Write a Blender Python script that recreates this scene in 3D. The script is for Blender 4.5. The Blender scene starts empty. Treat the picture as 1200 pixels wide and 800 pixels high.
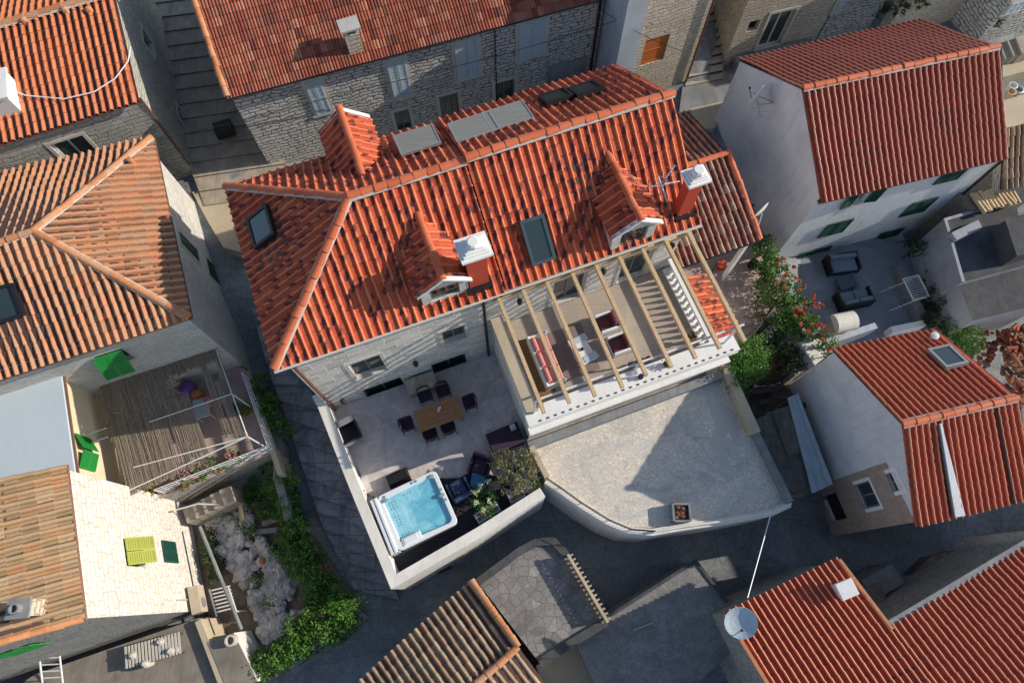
import bpy, math, random
from mathutils import Vector, Matrix, noise as mnoise
random.seed(7)
R=random.Random(11)
sc=bpy.context.scene
COL=sc.collection
H=26.0; F=800.0; TILT=math.radians(20)
CT,ST=math.cos(TILT),math.sin(TILT)
# ---------------------------------------------------------------- survey helpers
def ray(px,py):
    u=(px-600)/F; v=(400-py)/F
    return Vector((u, v*CT+ST, v*ST-CT))
CAM=Vector((0,0,H))
def P(px,py,z):
    d=ray(px,py); return CAM+d*((z-H)/d.z)
def P2(px,py,z):
    p=P(px,py,z); return Vector((p.x,p.y))
def onplane(px,py,p0,n):
    d=ray(px,py); return CAM+d*((p0-CAM).dot(n)/d.dot(n))
def V3(xy,z): return Vector((xy[0],xy[1],z))
# ---------------------------------------------------------------- materials
def newmat(name):
    m=bpy.data.materials.new(name); m.use_nodes=True
    nt=m.node_tree; nt.nodes.clear()
    o=nt.nodes.new('ShaderNodeOutputMaterial'); b=nt.nodes.new('ShaderNodeBsdfPrincipled')
    nt.links.new(b.outputs[0],o.inputs[0]); b.inputs['Roughness'].default_value=.85
    b.inputs['Specular IOR Level'].default_value=.3
    return m,nt,b
def N(nt,t,**k):
    n=nt.nodes.new(t)
    for a,v in k.items():
        if a.startswith('i_'): n.inputs[int(a[2:])].default_value=v
        else: setattr(n,a,v)
    return n
def uvn(nt,sx=1,sy=1):
    u=N(nt,'ShaderNodeUVMap'); mp=N(nt,'ShaderNodeMapping'); mp.inputs['Scale'].default_value=(sx,sy,1)
    nt.links.new(u.outputs[0],mp.inputs[0]); return mp.outputs[0]
def nz(nt,vec,scale,detail=4,rough=.6,dist=0):
    n=N(nt,'ShaderNodeTexNoise'); n.inputs['Scale'].default_value=scale; n.inputs['Detail'].default_value=detail
    n.inputs['Roughness'].default_value=rough; n.inputs['Distortion'].default_value=dist
    if vec is not None: nt.links.new(vec,n.inputs['Vector'])
    return n
def ramp(nt,fac,stops,interp='LINEAR'):
    r=N(nt,'ShaderNodeValToRGB'); cr=r.color_ramp; cr.interpolation=interp
    while len(cr.elements)<len(stops): cr.elements.new(.5)
    for e,(p,c) in zip(cr.elements,stops):
        e.position=p; e.color=(c,c,c,1) if isinstance(c,(int,float)) else (*c,1)
    nt.links.new(fac,r.inputs[0]); return r.outputs[0]
def mix(nt,fac,a,b,mode='MIX'):
    m=N(nt,'ShaderNodeMix',data_type='RGBA',blend_type=mode)
    if isinstance(fac,(int,float)): m.inputs[0].default_value=fac
    else: nt.links.new(fac,m.inputs[0])
    for i,x in ((6,a),(7,b)):
        if isinstance(x,tuple): m.inputs[i].default_value=(*x,1)
        else: nt.links.new(x,m.inputs[i])
    return m.outputs[2]
def bump(nt,b,h,st=.4,dist=.03):
    n=N(nt,'ShaderNodeBump'); n.inputs['Strength'].default_value=st; n.inputs['Distance'].default_value=dist
    nt.links.new(h,n.inputs['Height']); nt.links.new(n.outputs[0],b.inputs['Normal'])
def attr(nt,name): return N(nt,'ShaderNodeAttribute',attribute_name=name).outputs['Fac']
def objc(nt): return N(nt,'ShaderNodeTexCoord').outputs['Object']
def m_tile(name,cols,crown=(.6,.3,.18),crownk=.35,blotch=0,lichen=(.3,.25,.16),lk=.25,rough=.75):
    m,nt,b=newmat(name)
    k=len(cols)
    c=ramp(nt,attr(nt,'rnd'),[(i/(k-1),cc) for i,cc in enumerate(cols)])
    o=objc(nt)
    n1=nz(nt,o,2.2,5,.65); n2=nz(nt,o,14,4,.7)
    c=mix(nt,ramp(nt,n2.outputs[0],[(.3,0.),(.75,.55)]),c,tuple(x*.45 for x in cols[0]))
    c=mix(nt,ramp(nt,n1.outputs[0],[(.48,0.),(.72,lk)]),c,lichen)
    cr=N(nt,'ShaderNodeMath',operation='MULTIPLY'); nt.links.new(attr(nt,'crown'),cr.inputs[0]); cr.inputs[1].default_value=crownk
    c=mix(nt,cr.outputs[0],c,crown)  # paler rib crowns: weathering plus sun highlight put into the colour
    if blotch:
        def mt(op,a_,b_=None,c_=None):
            n_=N(nt,'ShaderNodeMath',operation=op)
            for k_,x_ in enumerate((a_,b_,c_)):
                if x_ is None: continue
                if isinstance(x_,(int,float)): n_.inputs[k_].default_value=x_
                else: nt.links.new(x_,n_.inputs[k_])
            return n_.outputs[0]
        tu,tv,bl=attr(nt,'tu'),attr(nt,'tv'),attr(nt,'blot'); nb=nz(nt,o,9,3,.6)
        # diagonal flashed streak across each tile
        ctr=mt('MULTIPLY_ADD',bl,.5,.1); line=mt('MULTIPLY_ADD',tv,.45,ctr)
        d1=mt('ABSOLUTE',mt('SUBTRACT',tu,line)); d2=mt('ABSOLUTE',mt('SUBTRACT',tv,mt('FRACT',mt('MULTIPLY',bl,7.3))))
        dd=mt('ADD',mt('MULTIPLY',d1,1.25),mt('MULTIPLY',d2,.55)); dd=mt('ADD',dd,mt('MULTIPLY',mt('SUBTRACT',nb.outputs[0],.5),.9))
        big=nz(nt,o,.9,2); sel=ramp(nt,mt('ADD',mt('FRACT',mt('MULTIPLY',bl,3.7)),mt('MULTIPLY',mt('SUBTRACT',big.outputs[0],.5),1.6)),[(.34,0.),(.46,1.)])
        mk=mt('MULTIPLY',mt('MULTIPLY',ramp(nt,dd,[(.22,1.),(.52,0.)]),sel),blotch)
        c=mix(nt,mk,c,(.055,.022,.032))
    nt.links.new(c,b.inputs['Base Color']); b.inputs['Roughness'].default_value=rough
    bump(nt,b,n2.outputs[0],.35,.01)
    return m
def m_rubble(name,cols,mortar,sx=2.6,sy=4.2,mw=.06,distort=.1,bst=.8,stain=.3):
    m,nt,b=newmat(name)
    uv=uvn(nt); dn=nz(nt,uv,1.6,2,.5); dn2=nz(nt,uv,5.5,3,.6)
    a1=N(nt,'ShaderNodeVectorMath',operation='MULTIPLY_ADD'); nt.links.new(dn.outputs['Color'],a1.inputs[0]); a1.inputs[1].default_value=(.5,.34,0); nt.links.new(uv,a1.inputs[2])
    add=N(nt,'ShaderNodeVectorMath',operation='MULTIPLY_ADD'); nt.links.new(dn2.outputs['Color'],add.inputs[0]); add.inputs[1].default_value=(.13,.10,0); nt.links.new(a1.outputs[0],add.inputs[2])
    def br(w,h,off,ms):
        t=N(nt,'ShaderNodeTexBrick'); nt.links.new(add.outputs[0],t.inputs['Vector']); t.inputs['Scale'].default_value=1
        t.inputs['Brick Width'].default_value=w; t.inputs['Row Height'].default_value=h; t.inputs['Mortar Size'].default_value=ms; t.inputs['Mortar Smooth'].default_value=.9
        t.inputs['Color1'].default_value=(0,0,0,1); t.inputs['Color2'].default_value=(1,1,1,1); t.inputs['Mortar'].default_value=(.5,.5,.5,1); t.offset=off; t.squash=1.5; t.squash_frequency=3; t.offset_frequency=2
        return t
    ms=mw*.42; t=br(1.05/sx,.95/sy,.43,ms)
    k=len(cols); c=ramp(nt,t.outputs['Color'],[(i/(k-1),cc) for i,cc in enumerate(cols)])
    fn=nz(nt,uv,18,5,.7); mn=nz(nt,uv,4,4,.65)
    c=mix(nt,ramp(nt,mn.outputs[0],[(.35,0.),(.7,.55)]),c,cols[-1])
    c=mix(nt,ramp(nt,fn.outputs[0],[(.3,.0),(.8,.55)]),c,tuple(x*.5 for x in cols[0]))
    me_=nz(nt,uv,3,3); e_=N(nt,'ShaderNodeMath',operation='MULTIPLY'); nt.links.new(t.outputs['Fac'],e_.inputs[0]); nt.links.new(ramp(nt,me_.outputs[0],[(.3,.35),(.6,1.)]),e_.inputs[1])
    c=mix(nt,e_.outputs[0],c,mortar)
    ln=nz(nt,uv,.5,5,.7); c=mix(nt,ramp(nt,ln.outputs[0],[(.45,0.),(.75,stain)]),c,tuple(x*.35 for x in cols[0]))
    sn=nz(nt,uvn(nt,2.5,.25),1.3,4); c=mix(nt,ramp(nt,sn.outputs[0],[(.52,0.),(.75,stain)]),c,tuple(x*.45 for x in cols[0]))
    nt.links.new(c,b.inputs['Base Color']); b.inputs['Roughness'].default_value=.92
    inv=N(nt,'ShaderNodeMath',operation='SUBTRACT'); inv.inputs[0].default_value=1; nt.links.new(t.outputs['Fac'],inv.inputs[1])
    hm=mix(nt,.35,inv.outputs[0],fn.outputs[0]); bump(nt,b,hm,bst,.05)
    return m
def m_ashlar(name,c1,c2,c3,mortar,bw=.55,rh=.17,ms=.012,bst=.6):
    m,nt,b=newmat(name)
    uv=uvn(nt); dn=nz(nt,uv,1.2,3)
    add=N(nt,'ShaderNodeVectorMath',operation='MULTIPLY_ADD'); nt.links.new(dn.outputs['Color'],add.inputs[0]); add.inputs[1].default_value=(.06,.05,0); nt.links.new(uv,add.inputs[2])
    def br(ca,cb,w,o):
        t=N(nt,'ShaderNodeTexBrick'); nt.links.new(add.outputs[0],t.inputs['Vector'])
        t.inputs['Scale'].default_value=1; t.inputs['Brick Width'].default_value=w; t.inputs['Row Height'].default_value=rh
        t.inputs['Mortar Size'].default_value=ms; t.inputs['Mortar Smooth'].default_value=.25; t.inputs['Color1'].default_value=(*ca,1); t.inputs['Color2'].default_value=(*cb,1)
        t.inputs['Mortar'].default_value=(*mortar,1); t.offset=o; t.squash=1.35; t.squash_frequency=3; t.inputs['Bias'].default_value=0
        return t
    t=br(c1,c2,bw,.43)
    vn=nz(nt,uvn(nt,1.7,5.8),1,1);  
    c=mix(nt,ramp(nt,vn.outputs[0],[(.45,0.),(.65,.6)]),t.outputs['Color'],c3)
    c=mix(nt,t.outputs['Fac'],c,mortar)
    fn=nz(nt,uv,16,5,.7); c=mix(nt,ramp(nt,fn.outputs[0],[(.35,0.),(.8,.45)]),c,tuple(x*.5 for x in c1))
    ln=nz(nt,uv,.6,4); c=mix(nt,ramp(nt,ln.outputs[0],[(.45,0.),(.75,.3)]),c,tuple(x*.5 for x in c1))
    nt.links.new(c,b.inputs['Base Color'])
    inv=N(nt,'ShaderNodeMath',operation='SUBTRACT'); inv.inputs[0].default_value=1; nt.links.new(t.outputs['Fac'],inv.inputs[1])
    hm=mix(nt,.3,inv.outputs[0],fn.outputs[0]); bump(nt,b,hm,bst,.03)
    return m
def m_plaster(name,col,dark=None,k=.45,scale=.8,rough=.9,fine=.3,bst=.3):
    m,nt,b=newmat(name); dark=dark or tuple(x*.5 for x in col)
    uv=uvn(nt); a=nz(nt,uv,scale,6,.65,.4); f=nz(nt,uv,22,4,.7)
    s=nz(nt,uvn(nt,3.5,.28),1.6,5,.7)
    c=mix(nt,ramp(nt,a.outputs[0],[(.4,0.),(.72,k)]),col,dark)
    c=mix(nt,ramp(nt,s.outputs[0],[(.48,0.),(.72,k*.8)]),c,dark)
    c=mix(nt,ramp(nt,f.outputs[0],[(.4,0.),(.8,fine)]),c,dark)
    nt.links.new(c,b.inputs['Base Color']); b.inputs['Roughness'].default_value=rough
    bump(nt,b,f.outputs[0],bst,.02)
    return m
def m_plain(name,col,rough=.6,metal=0,var=.25,scale=9,spec=.4):
    m,nt,b=newmat(name); o=objc(nt); a=nz(nt,o,scale,4)
    c=mix(nt,ramp(nt,a.outputs[0],[(.35,0.),(.75,var)]),col,tuple(x*.45 for x in col))
    nt.links.new(c,b.inputs['Base Color']); b.inputs['Roughness'].default_value=rough; b.inputs['Metallic'].default_value=metal
    b.inputs['Specular IOR Level'].default_value=spec
    return m
def m_wood(name,c1,c2,sx=1,sy=14,rough=.6):
    m,nt,b=newmat(name); uv=uvn(nt,sx,sy); a=nz(nt,uv,2.,5,.6,.5); a2=nz(nt,uvn(nt,1,1),6,3)
    c=ramp(nt,a.outputs[0],[(.3,c1),(.7,c2)]); c=mix(nt,ramp(nt,a2.outputs[0],[(.5,0.),(.8,.35)]),c,tuple(x*.4 for x in c1))
    nt.links.new(c,b.inputs['Base Color']); b.inputs['Roughness'].default_value=rough; bump(nt,b,a.outputs[0],.3,.01)
    return m
def m_slabs(name,c1,c2,joint,bw,rh,ms=.012,patch=None,k=.5,bst=.3):
    m,nt,b=newmat(name); uv=uvn(nt)
    t=N(nt,'ShaderNodeTexBrick'); nt.links.new(uv,t.inputs['Vector']); t.inputs['Scale'].default_value=1
    t.inputs['Brick Width'].default_value=bw; t.inputs['Row Height'].default_value=rh; t.inputs['Mortar Size'].default_value=ms
    t.inputs['Color1'].default_value=(*c1,1); t.inputs['Color2'].default_value=(*c2,1); t.inputs['Mortar'].default_value=(*joint,1); t.offset=.37
    a=nz(nt,uv,1.3,6,.7,1.0); f=nz(nt,uv,12,5,.75,.6)
    p=patch or tuple(x*.5 for x in c1)
    c=mix(nt,ramp(nt,a.outputs[0],[(.42,0.),(.62,k)]),t.outputs['Color'],p)
    c=mix(nt,ramp(nt,f.outputs[0],[(.45,0.),(.75,k*.7)]),c,tuple(x*.55 for x in c1))
    nt.links.new(c,b.inputs['Base Color']); b.inputs['Roughness'].default_value=.75; bump(nt,b,f.outputs[0],bst,.02)
    return m
def m_crazy(name,cols,joint,scale=1.6,jw=.03,k=.5,wet=.8):
    m,nt,b=newmat(name); uv=uvn(nt)
    v1=N(nt,'ShaderNodeTexVoronoi',voronoi_dimensions='2D'); v2=N(nt,'ShaderNodeTexVoronoi',voronoi_dimensions='2D',feature='DISTANCE_TO_EDGE')
    dn=nz(nt,uv,1.5,2); add=N(nt,'ShaderNodeVectorMath',operation='MULTIPLY_ADD'); nt.links.new(dn.outputs['Color'],add.inputs[0]); add.inputs[1].default_value=(.25,.25,0); nt.links.new(uv,add.inputs[2])
    for v in (v1,v2): nt.links.new(add.outputs[0],v.inputs['Vector']); v.inputs['Scale'].default_value=scale
    sep=N(nt,'ShaderNodeSeparateColor'); nt.links.new(v1.outputs['Color'],sep.inputs[0])
    q=len(cols); c=ramp(nt,sep.outputs[0],[(i/(q-1),cc) for i,cc in enumerate(cols)])
    c=mix(nt,ramp(nt,v2.outputs[0],[(jw*.5,1.),(jw*1.5,0.)]),c,joint)
    a=nz(nt,uv,.7,6,.7,1.2); f=nz(nt,uv,9,6,.75,.5)
    c=mix(nt,ramp(nt,a.outputs[0],[(.4,0.),(.65,k)]),c,tuple(x*.4 for x in cols[0]))
    c=mix(nt,ramp(nt,f.outputs[0],[(.4,0.),(.75,k*.8)]),c,tuple(x*.5 for x in cols[0]))
    nt.links.new(c,b.inputs['Base Color']); b.inputs['Roughness'].default_value=wet
    h=mix(nt,.5,ramp(nt,v2.outputs[0],[(0.,0.),(jw*2,1.)]),f.outputs[0]); bump(nt,b,h,.4,.02)
    return m
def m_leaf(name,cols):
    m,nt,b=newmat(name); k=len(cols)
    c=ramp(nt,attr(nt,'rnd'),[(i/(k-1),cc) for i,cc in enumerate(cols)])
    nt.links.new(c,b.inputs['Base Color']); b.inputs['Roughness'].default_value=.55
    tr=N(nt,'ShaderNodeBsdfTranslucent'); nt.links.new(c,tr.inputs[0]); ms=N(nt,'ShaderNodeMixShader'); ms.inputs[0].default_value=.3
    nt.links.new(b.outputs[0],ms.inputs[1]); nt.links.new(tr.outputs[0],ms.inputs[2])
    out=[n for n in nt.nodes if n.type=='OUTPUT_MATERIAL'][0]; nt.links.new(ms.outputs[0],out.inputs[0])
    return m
def m_rnd(name,cols,rough=.9,k=.4):
    m,nt,b=newmat(name); q=len(cols)
    c=ramp(nt,attr(nt,'rnd'),[(i/(q-1),cc) for i,cc in enumerate(cols)]); f=nz(nt,objc(nt),9,5,.7)
    c=mix(nt,ramp(nt,f.outputs[0],[(.4,0.),(.75,k)]),c,tuple(x*.4 for x in cols[0]))
    nt.links.new(c,b.inputs['Base Color']); b.inputs['Roughness'].default_value=rough; bump(nt,b,f.outputs[0],.4,.02)
    return m
M={}
# tiles
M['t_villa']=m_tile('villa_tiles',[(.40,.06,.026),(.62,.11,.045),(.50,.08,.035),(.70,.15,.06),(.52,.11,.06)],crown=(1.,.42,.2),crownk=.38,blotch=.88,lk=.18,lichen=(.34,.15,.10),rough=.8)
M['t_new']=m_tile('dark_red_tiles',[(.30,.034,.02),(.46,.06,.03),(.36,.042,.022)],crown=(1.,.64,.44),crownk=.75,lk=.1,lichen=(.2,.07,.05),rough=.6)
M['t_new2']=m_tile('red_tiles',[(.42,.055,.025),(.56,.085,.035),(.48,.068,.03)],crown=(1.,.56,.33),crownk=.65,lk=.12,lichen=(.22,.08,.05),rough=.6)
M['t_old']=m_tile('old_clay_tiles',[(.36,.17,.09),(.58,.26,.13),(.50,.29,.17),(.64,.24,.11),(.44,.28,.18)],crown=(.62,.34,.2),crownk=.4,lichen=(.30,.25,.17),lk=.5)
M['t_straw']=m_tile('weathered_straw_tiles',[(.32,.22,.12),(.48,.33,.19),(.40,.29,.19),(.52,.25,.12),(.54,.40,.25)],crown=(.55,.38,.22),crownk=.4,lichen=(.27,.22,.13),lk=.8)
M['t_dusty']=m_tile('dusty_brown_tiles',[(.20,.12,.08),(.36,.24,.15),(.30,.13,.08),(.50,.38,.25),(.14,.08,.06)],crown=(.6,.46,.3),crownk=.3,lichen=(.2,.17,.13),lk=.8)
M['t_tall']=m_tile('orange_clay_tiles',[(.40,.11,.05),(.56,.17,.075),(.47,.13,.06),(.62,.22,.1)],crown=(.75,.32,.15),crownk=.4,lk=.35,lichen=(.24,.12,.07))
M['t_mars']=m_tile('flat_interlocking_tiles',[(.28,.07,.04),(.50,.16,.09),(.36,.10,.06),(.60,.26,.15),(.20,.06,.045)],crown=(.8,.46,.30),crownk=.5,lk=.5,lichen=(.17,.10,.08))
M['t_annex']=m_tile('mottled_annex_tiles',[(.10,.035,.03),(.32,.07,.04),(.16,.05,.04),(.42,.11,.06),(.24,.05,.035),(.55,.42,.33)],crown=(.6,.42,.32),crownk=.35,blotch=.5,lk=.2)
M['mortar']=m_plaster('lime_mortar',(.52,.50,.47))
M['cap_villa']=m_rnd('ridge_terracotta',[(.52,.12,.05),(.62,.17,.08),(.56,.14,.06)],.6,.25)
M['cap_old']=m_rnd('ridge_clay',[(.48,.2,.09),(.62,.28,.13),(.52,.3,.18)],.85,.4)
M['under']=m_plain('roof_underlay',(.09,.05,.04))
# walls
M['villa_wall']=m_ashlar('villa_limestone',(.80,.76,.70),(.34,.33,.32),(.70,.62,.53),(.86,.84,.80),.62,.20,.022)
M['rubble_grey']=m_rubble('grey_rubble_stone',[(.46,.45,.43),(.70,.68,.65),(.56,.53,.48),(.78,.76,.73)],(.10,.095,.09),2.9,5.4,.11,.06)
M['rubble_beige']=m_rubble('beige_rubble_stone',[(.54,.45,.32),(.68,.58,.45),(.58,.53,.44),(.72,.66,.56)],(.30,.26,.2),3.2,5.4,.06,.06)
M['rubble_tall']=m_rubble('grey_squared_stone',[(.40,.39,.35),(.56,.55,.50),(.48,.46,.40)],(.2,.19,.17),3.0,4.6,.06,.06)
M['rubble_white']=m_rubble('limewashed_stone',[(.74,.73,.70),(.84,.84,.82),(.80,.78,.73),(.84,.84,.83),(.74,.69,.58)],(.58,.48,.30),2.6,3.8,.06,.07,.6,.2)
M['rubble_dark']=m_rubble('dark_rubble_stone',[(.34,.33,.31),(.48,.47,.43),(.54,.49,.42)],(.1,.09,.08),3.2,6.5,.07,.06)  # darkest of the rubble stone colours
M['brick_pale']=m_ashlar('pale_block_wall',(.66,.65,.61),(.54,.53,.50),(.70,.69,.64),(.40,.39,.37),.42,.2,.014)
M['rubble_pink']=m_rubble('pinkish_stone_facing',[(.40,.32,.26),(.48,.40,.33),(.43,.33,.29)],(.5,.45,.4),3.6,3.0,.03)
M['painted_stone']=m_rubble('painted_white_stone',[(.76,.79,.80),(.84,.86,.86),(.80,.82,.82)],(.58,.62,.64),3,4,.05,.12,.5,.1)
M['plaster_grey']=m_plaster('cool_grey_plaster',(.72,.73,.77),(.46,.47,.51),.6)
M['plaster_dim']=m_plaster('weathered_shaded_plaster',(.36,.38,.42),(.2,.21,.23),.6)  # darker than the other grey plaster: annex wall shade put into the colour
M['plaster_white']=m_plaster('white_plaster',(.80,.79,.77),(.50,.48,.44),.45)
M['plaster_yellow']=m_plaster('cream_yellow_plaster',(.72,.62,.42),(.5,.42,.28),.3)
M['plaster_blue']=m_plaster('pale_blue_plaster',(.45,.50,.56))
M['white']=m_plaster('white_paint',(.82,.82,.80),(.5,.49,.46),.25)
M['stone_trim']=m_plaster('dressed_stone',(.56,.53,.48),(.38,.35,.3),.35)
M['coping']=m_plaster('pale_coping',(.80,.77,.71),(.46,.43,.38),.5)
M['sheet_roof']=m_plaster('pale_membrane_roof',(.52,.60,.66),(.42,.50,.56),.25,.5)
# floors
M['ground_old']=m_crazy('old_lane',[(.125,.145,.165),(.20,.22,.24),(.15,.165,.18)],(.05,.055,.06),.5,.012,.65,.6)
def m_lane(name,c1,c2,c3):
    m,nt,b=newmat(name); uv=uvn(nt); dn=nz(nt,uv,.35,2); add=N(nt,'ShaderNodeVectorMath',operation='MULTIPLY_ADD'); nt.links.new(dn.outputs['Color'],add.inputs[0]); add.inputs[1].default_value=(1.6,1.6,0); nt.links.new(uv,add.inputs[2])
    t=N(nt,'ShaderNodeTexBrick'); nt.links.new(add.outputs[0],t.inputs['Vector']); t.inputs['Scale'].default_value=1; t.inputs['Brick Width'].default_value=3.1; t.inputs['Row Height'].default_value=1.7; t.inputs['Mortar Size'].default_value=.012
    t.inputs['Color1'].default_value=(*c1,1); t.inputs['Color2'].default_value=(*c2,1); t.inputs['Mortar'].default_value=(*(x*.35 for x in c1),1); t.offset=.4; t.squash=1.4; t.squash_frequency=2
    a=nz(nt,uv,.6,6,.7,1.2); f=nz(nt,uv,7,6,.75,.5); g_=nz(nt,uv,1.7,5,.7,2.)
    v2=N(nt,'ShaderNodeTexVoronoi',voronoi_dimensions='2D',feature='DISTANCE_TO_EDGE'); nt.links.new(add.outputs[0],v2.inputs['Vector']); v2.inputs['Scale'].default_value=.9
    c=mix(nt,ramp(nt,a.outputs[0],[(.4,0.),(.62,.8)]),t.outputs['Color'],c3)
    c=mix(nt,ramp(nt,g_.outputs[0],[(.5,0.),(.56,.35),(.6,0.)]),c,c2)
    c=mix(nt,ramp(nt,f.outputs[0],[(.4,0.),(.7,.6)]),c,tuple(x*.45 for x in c1))
    e_=N(nt,'ShaderNodeMath',operation='MULTIPLY'); nt.links.new(ramp(nt,v2.outputs[0],[(.004,1.),(.012,0.)]),e_.inputs[0]); nt.links.new(ramp(nt,g_.outputs[0],[(.45,0.),(.6,.9)]),e_.inputs[1])
    c=mix(nt,e_.outputs[0],c,tuple(x*.3 for x in c1))
    nt.links.new(c,b.inputs['Base Color']); b.inputs['Roughness'].default_value=.7; bump(nt,b,f.outputs[0],.5,.03); return m
M['ground']=m_lane('dark_lane_concrete',(.20,.22,.235),(.33,.35,.365),(.13,.145,.155))
M['patio']=m_slabs('grey_stone_patio',(.72,.65,.60),(.62,.56,.53),(.47,.44,.42),1.2,.8,.007,(.36,.33,.35),.7,.15)
M['deck']=m_slabs('dark_decking',(.035,.035,.045),(.05,.05,.06),(.01,.01,.012),2.5,.14,.008)
M['lowterr'],nt,b=newmat('worn_cement_roof')
uv=uvn(nt); a_=nz(nt,uv,.45,6,.7,1.5); b_=nz(nt,uv,3.2,6,.75,3.5); c_=nz(nt,uv,1.1,3,.6,.4)
cc=ramp(nt,a_.outputs[0],[(.36,(.86,.77,.64)),(.5,(.78,.71,.61)),(.6,(.60,.57,.53)),(.72,(.42,.41,.39))])
cc=mix(nt,ramp(nt,b_.outputs[0],[(.46,0.),(.52,.75),(.57,0.)]),cc,(.27,.26,.24)); f_=nz(nt,uv,11,6,.8,1.); cc=mix(nt,ramp(nt,f_.outputs[0],[(.45,0.),(.7,.6)]),cc,(.28,.28,.27))
v2=N(nt,'ShaderNodeTexVoronoi',voronoi_dimensions='2D',feature='DISTANCE_TO_EDGE'); ad=N(nt,'ShaderNodeVectorMath',operation='MULTIPLY_ADD'); nt.links.new(b_.outputs['Color'],ad.inputs[0]); ad.inputs[1].default_value=(.35,.35,0); nt.links.new(uv,ad.inputs[2]); nt.links.new(ad.outputs[0],v2.inputs['Vector']); v2.inputs['Scale'].default_value=.7
e_=N(nt,'ShaderNodeMath',operation='MULTIPLY'); nt.links.new(ramp(nt,v2.outputs[0],[(.004,1.),(.014,0.)]),e_.inputs[0]); nt.links.new(ramp(nt,c_.outputs[0],[(.46,0.),(.56,.55)]),e_.inputs[1]); cc=mix(nt,e_.outputs[0],cc,(.16,.155,.15)); cc=mix(nt,ramp(nt,c_.outputs[0],[(.55,0.),(.6,.35)]),cc,(.50,.51,.50))
nt.links.new(cc,b.inputs['Base Color']); b.inputs['Roughness'].default_value=.85; bump(nt,b,b_.outputs[0],.3,.02)
M['terrfloor']=m_slabs('beige_terrace_tiles',(.44,.37,.30),(.38,.33,.28),(.3,.26,.22),.9,.9,.008,(.34,.29,.26),.4)
M['step']=m_plaster('step_stone',(.44,.38,.30),(.18,.16,.14),.7,1.5)
M['alley']=m_slabs('alley_slabs',(.31,.305,.32),(.39,.385,.39),(.11,.11,.115),1.1,.7,.012,(.07,.07,.08),.6)
M['crazy']=m_crazy('crazy_paving',[(.22,.21,.205),(.30,.285,.28),(.25,.24,.235),(.36,.345,.33)],(.12,.115,.115),3.0,.03,.6)
M['tar']=m_crazy('rough_grey_roof',[(.24,.235,.225),(.34,.33,.32),(.28,.275,.265)],(.16,.16,.155),11,.05,.55)
M['tar2']=m_plaster('dusty_concrete_roof',(.27,.24,.20),(.12,.105,.09),.7,1.1)
M['concrete']=m_plaster('grey_concrete',(.27,.28,.29),(.12,.125,.13),.75,1.2)
M['dkroof']=m_plaster('dark_grey_flat_roof',(.09,.095,.10),(.04,.042,.045),.8,1.5)  # shade over the right annex roofs is put into this dark colour
M['court']=m_plaster('pinkish_court_floor',(.48,.38,.33),(.28,.22,.2),.6)
M['courtblue']=m_slabs('slate_court_floor',(.25,.28,.32),(.23,.26,.30),(.17,.19,.22),.6,.6,.008,(.12,.135,.16),.4)
M['soil']=m_plaster('brown_soil',(.24,.19,.15),(.07,.05,.035),.8,2.2)
M['sand']=m_plaster('sandy_paving',(.52,.44,.32),(.36,.3,.22),.5)
# misc
M['glass']=m_plain('window_glass',(.03,.05,.05),.08,0,.1,2,.9)
M['dark']=m_plain('dark_opening',(.012,.014,.016),.5)
M['frame_w']=m_plain('white_joinery',(.70,.71,.70),.5)
M['frame_g']=m_plain('grey_green_joinery',(.16,.19,.18),.5)
M['green_dk']=m_plain('dark_green_paint',(.015,.075,.055),.5,0,.2,3)
M['green_br']=m_plain('bright_green_paint',(.02,.26,.05),.45,0,.2,3)
M['yellow']=m_plain('yellow_green_paint',(.34,.37,.07),.5,0,.2,3)
M['blueshut']=m_plain('pale_blue_shutter_paint',(.46,.55,.60),.6)
M['orange']=m_plain('orange_wood_shutter',(.50,.14,.03),.5)
M['metal']=m_plain('galvanised_metal',(.45,.47,.49),.4,.6,.2)
M['metal_w']=m_plain('white_painted_metal',(.72,.73,.73),.4)
M['metal_d']=m_plain('dark_metal',(.025,.025,.03),.45,.3)
M['copper']=m_plain('brown_drainpipe',(.20,.10,.07),.45,.3)
M['corr']=m_plaster('pale_blue_corrugated_sheet',(.42,.54,.62),(.25,.27,.28),.5,1.5)
M['corr_old']=m_plaster('old_corrugated_sheet',(.22,.21,.19),(.09,.08,.07),.8,2.5)
M['timber']=m_wood('larch_timber',(.42,.28,.14),(.76,.58,.36),14,14)
M['teak']=m_wood('teak_tabletop',(.24,.11,.05),(.38,.19,.09),3,3,.5)
M['wicker']=m_plain('dark_wicker',(.06,.05,.045),.7,0,.5,40)
M['maroon']=m_plain('maroon_cushion',(.16,.045,.06),.9)
M['pink']=m_plain('coral_pink_cushion',(.60,.24,.21),.9,0,.12)
M['navy']=m_plain('navy_blue_fabric',(.03,.055,.13),.9)
M['bluetop']=m_plain('blue_tabletop',(.03,.16,.30),.4)
M['purple']=m_plain('dark_aubergine_fabric',(.045,.025,.05),.9)
M['purple_l']=m_plain('violet_plastic',(.16,.08,.35),.6)
M['shell']=m_plain('white_acrylic',(.74,.77,.78),.25,0,.05)
M['jet']=m_plain('grey_jets',(.22,.34,.38),.35)
M['solar']=m_slabs('solar_glass',(.20,.21,.19),(.24,.25,.22),(.30,.30,.27),1.5,.05,.006,None,.1)
M['pot']=m_plain('terracotta_pot',(.42,.17,.09),.85)
M['red']=m_plain('red_plaster',(.50,.07,.035),.8,0,.25,4)
M['reed']=m_rnd('dry_reed',[(.22,.18,.14),(.40,.33,.25),(.30,.25,.2),(.48,.41,.32)],.95,.3)
M['rock']=m_rnd('rubble_rock',[(.38,.36,.34),(.72,.70,.67),(.56,.50,.45),(.62,.60,.58)],.95,.5)
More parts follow.
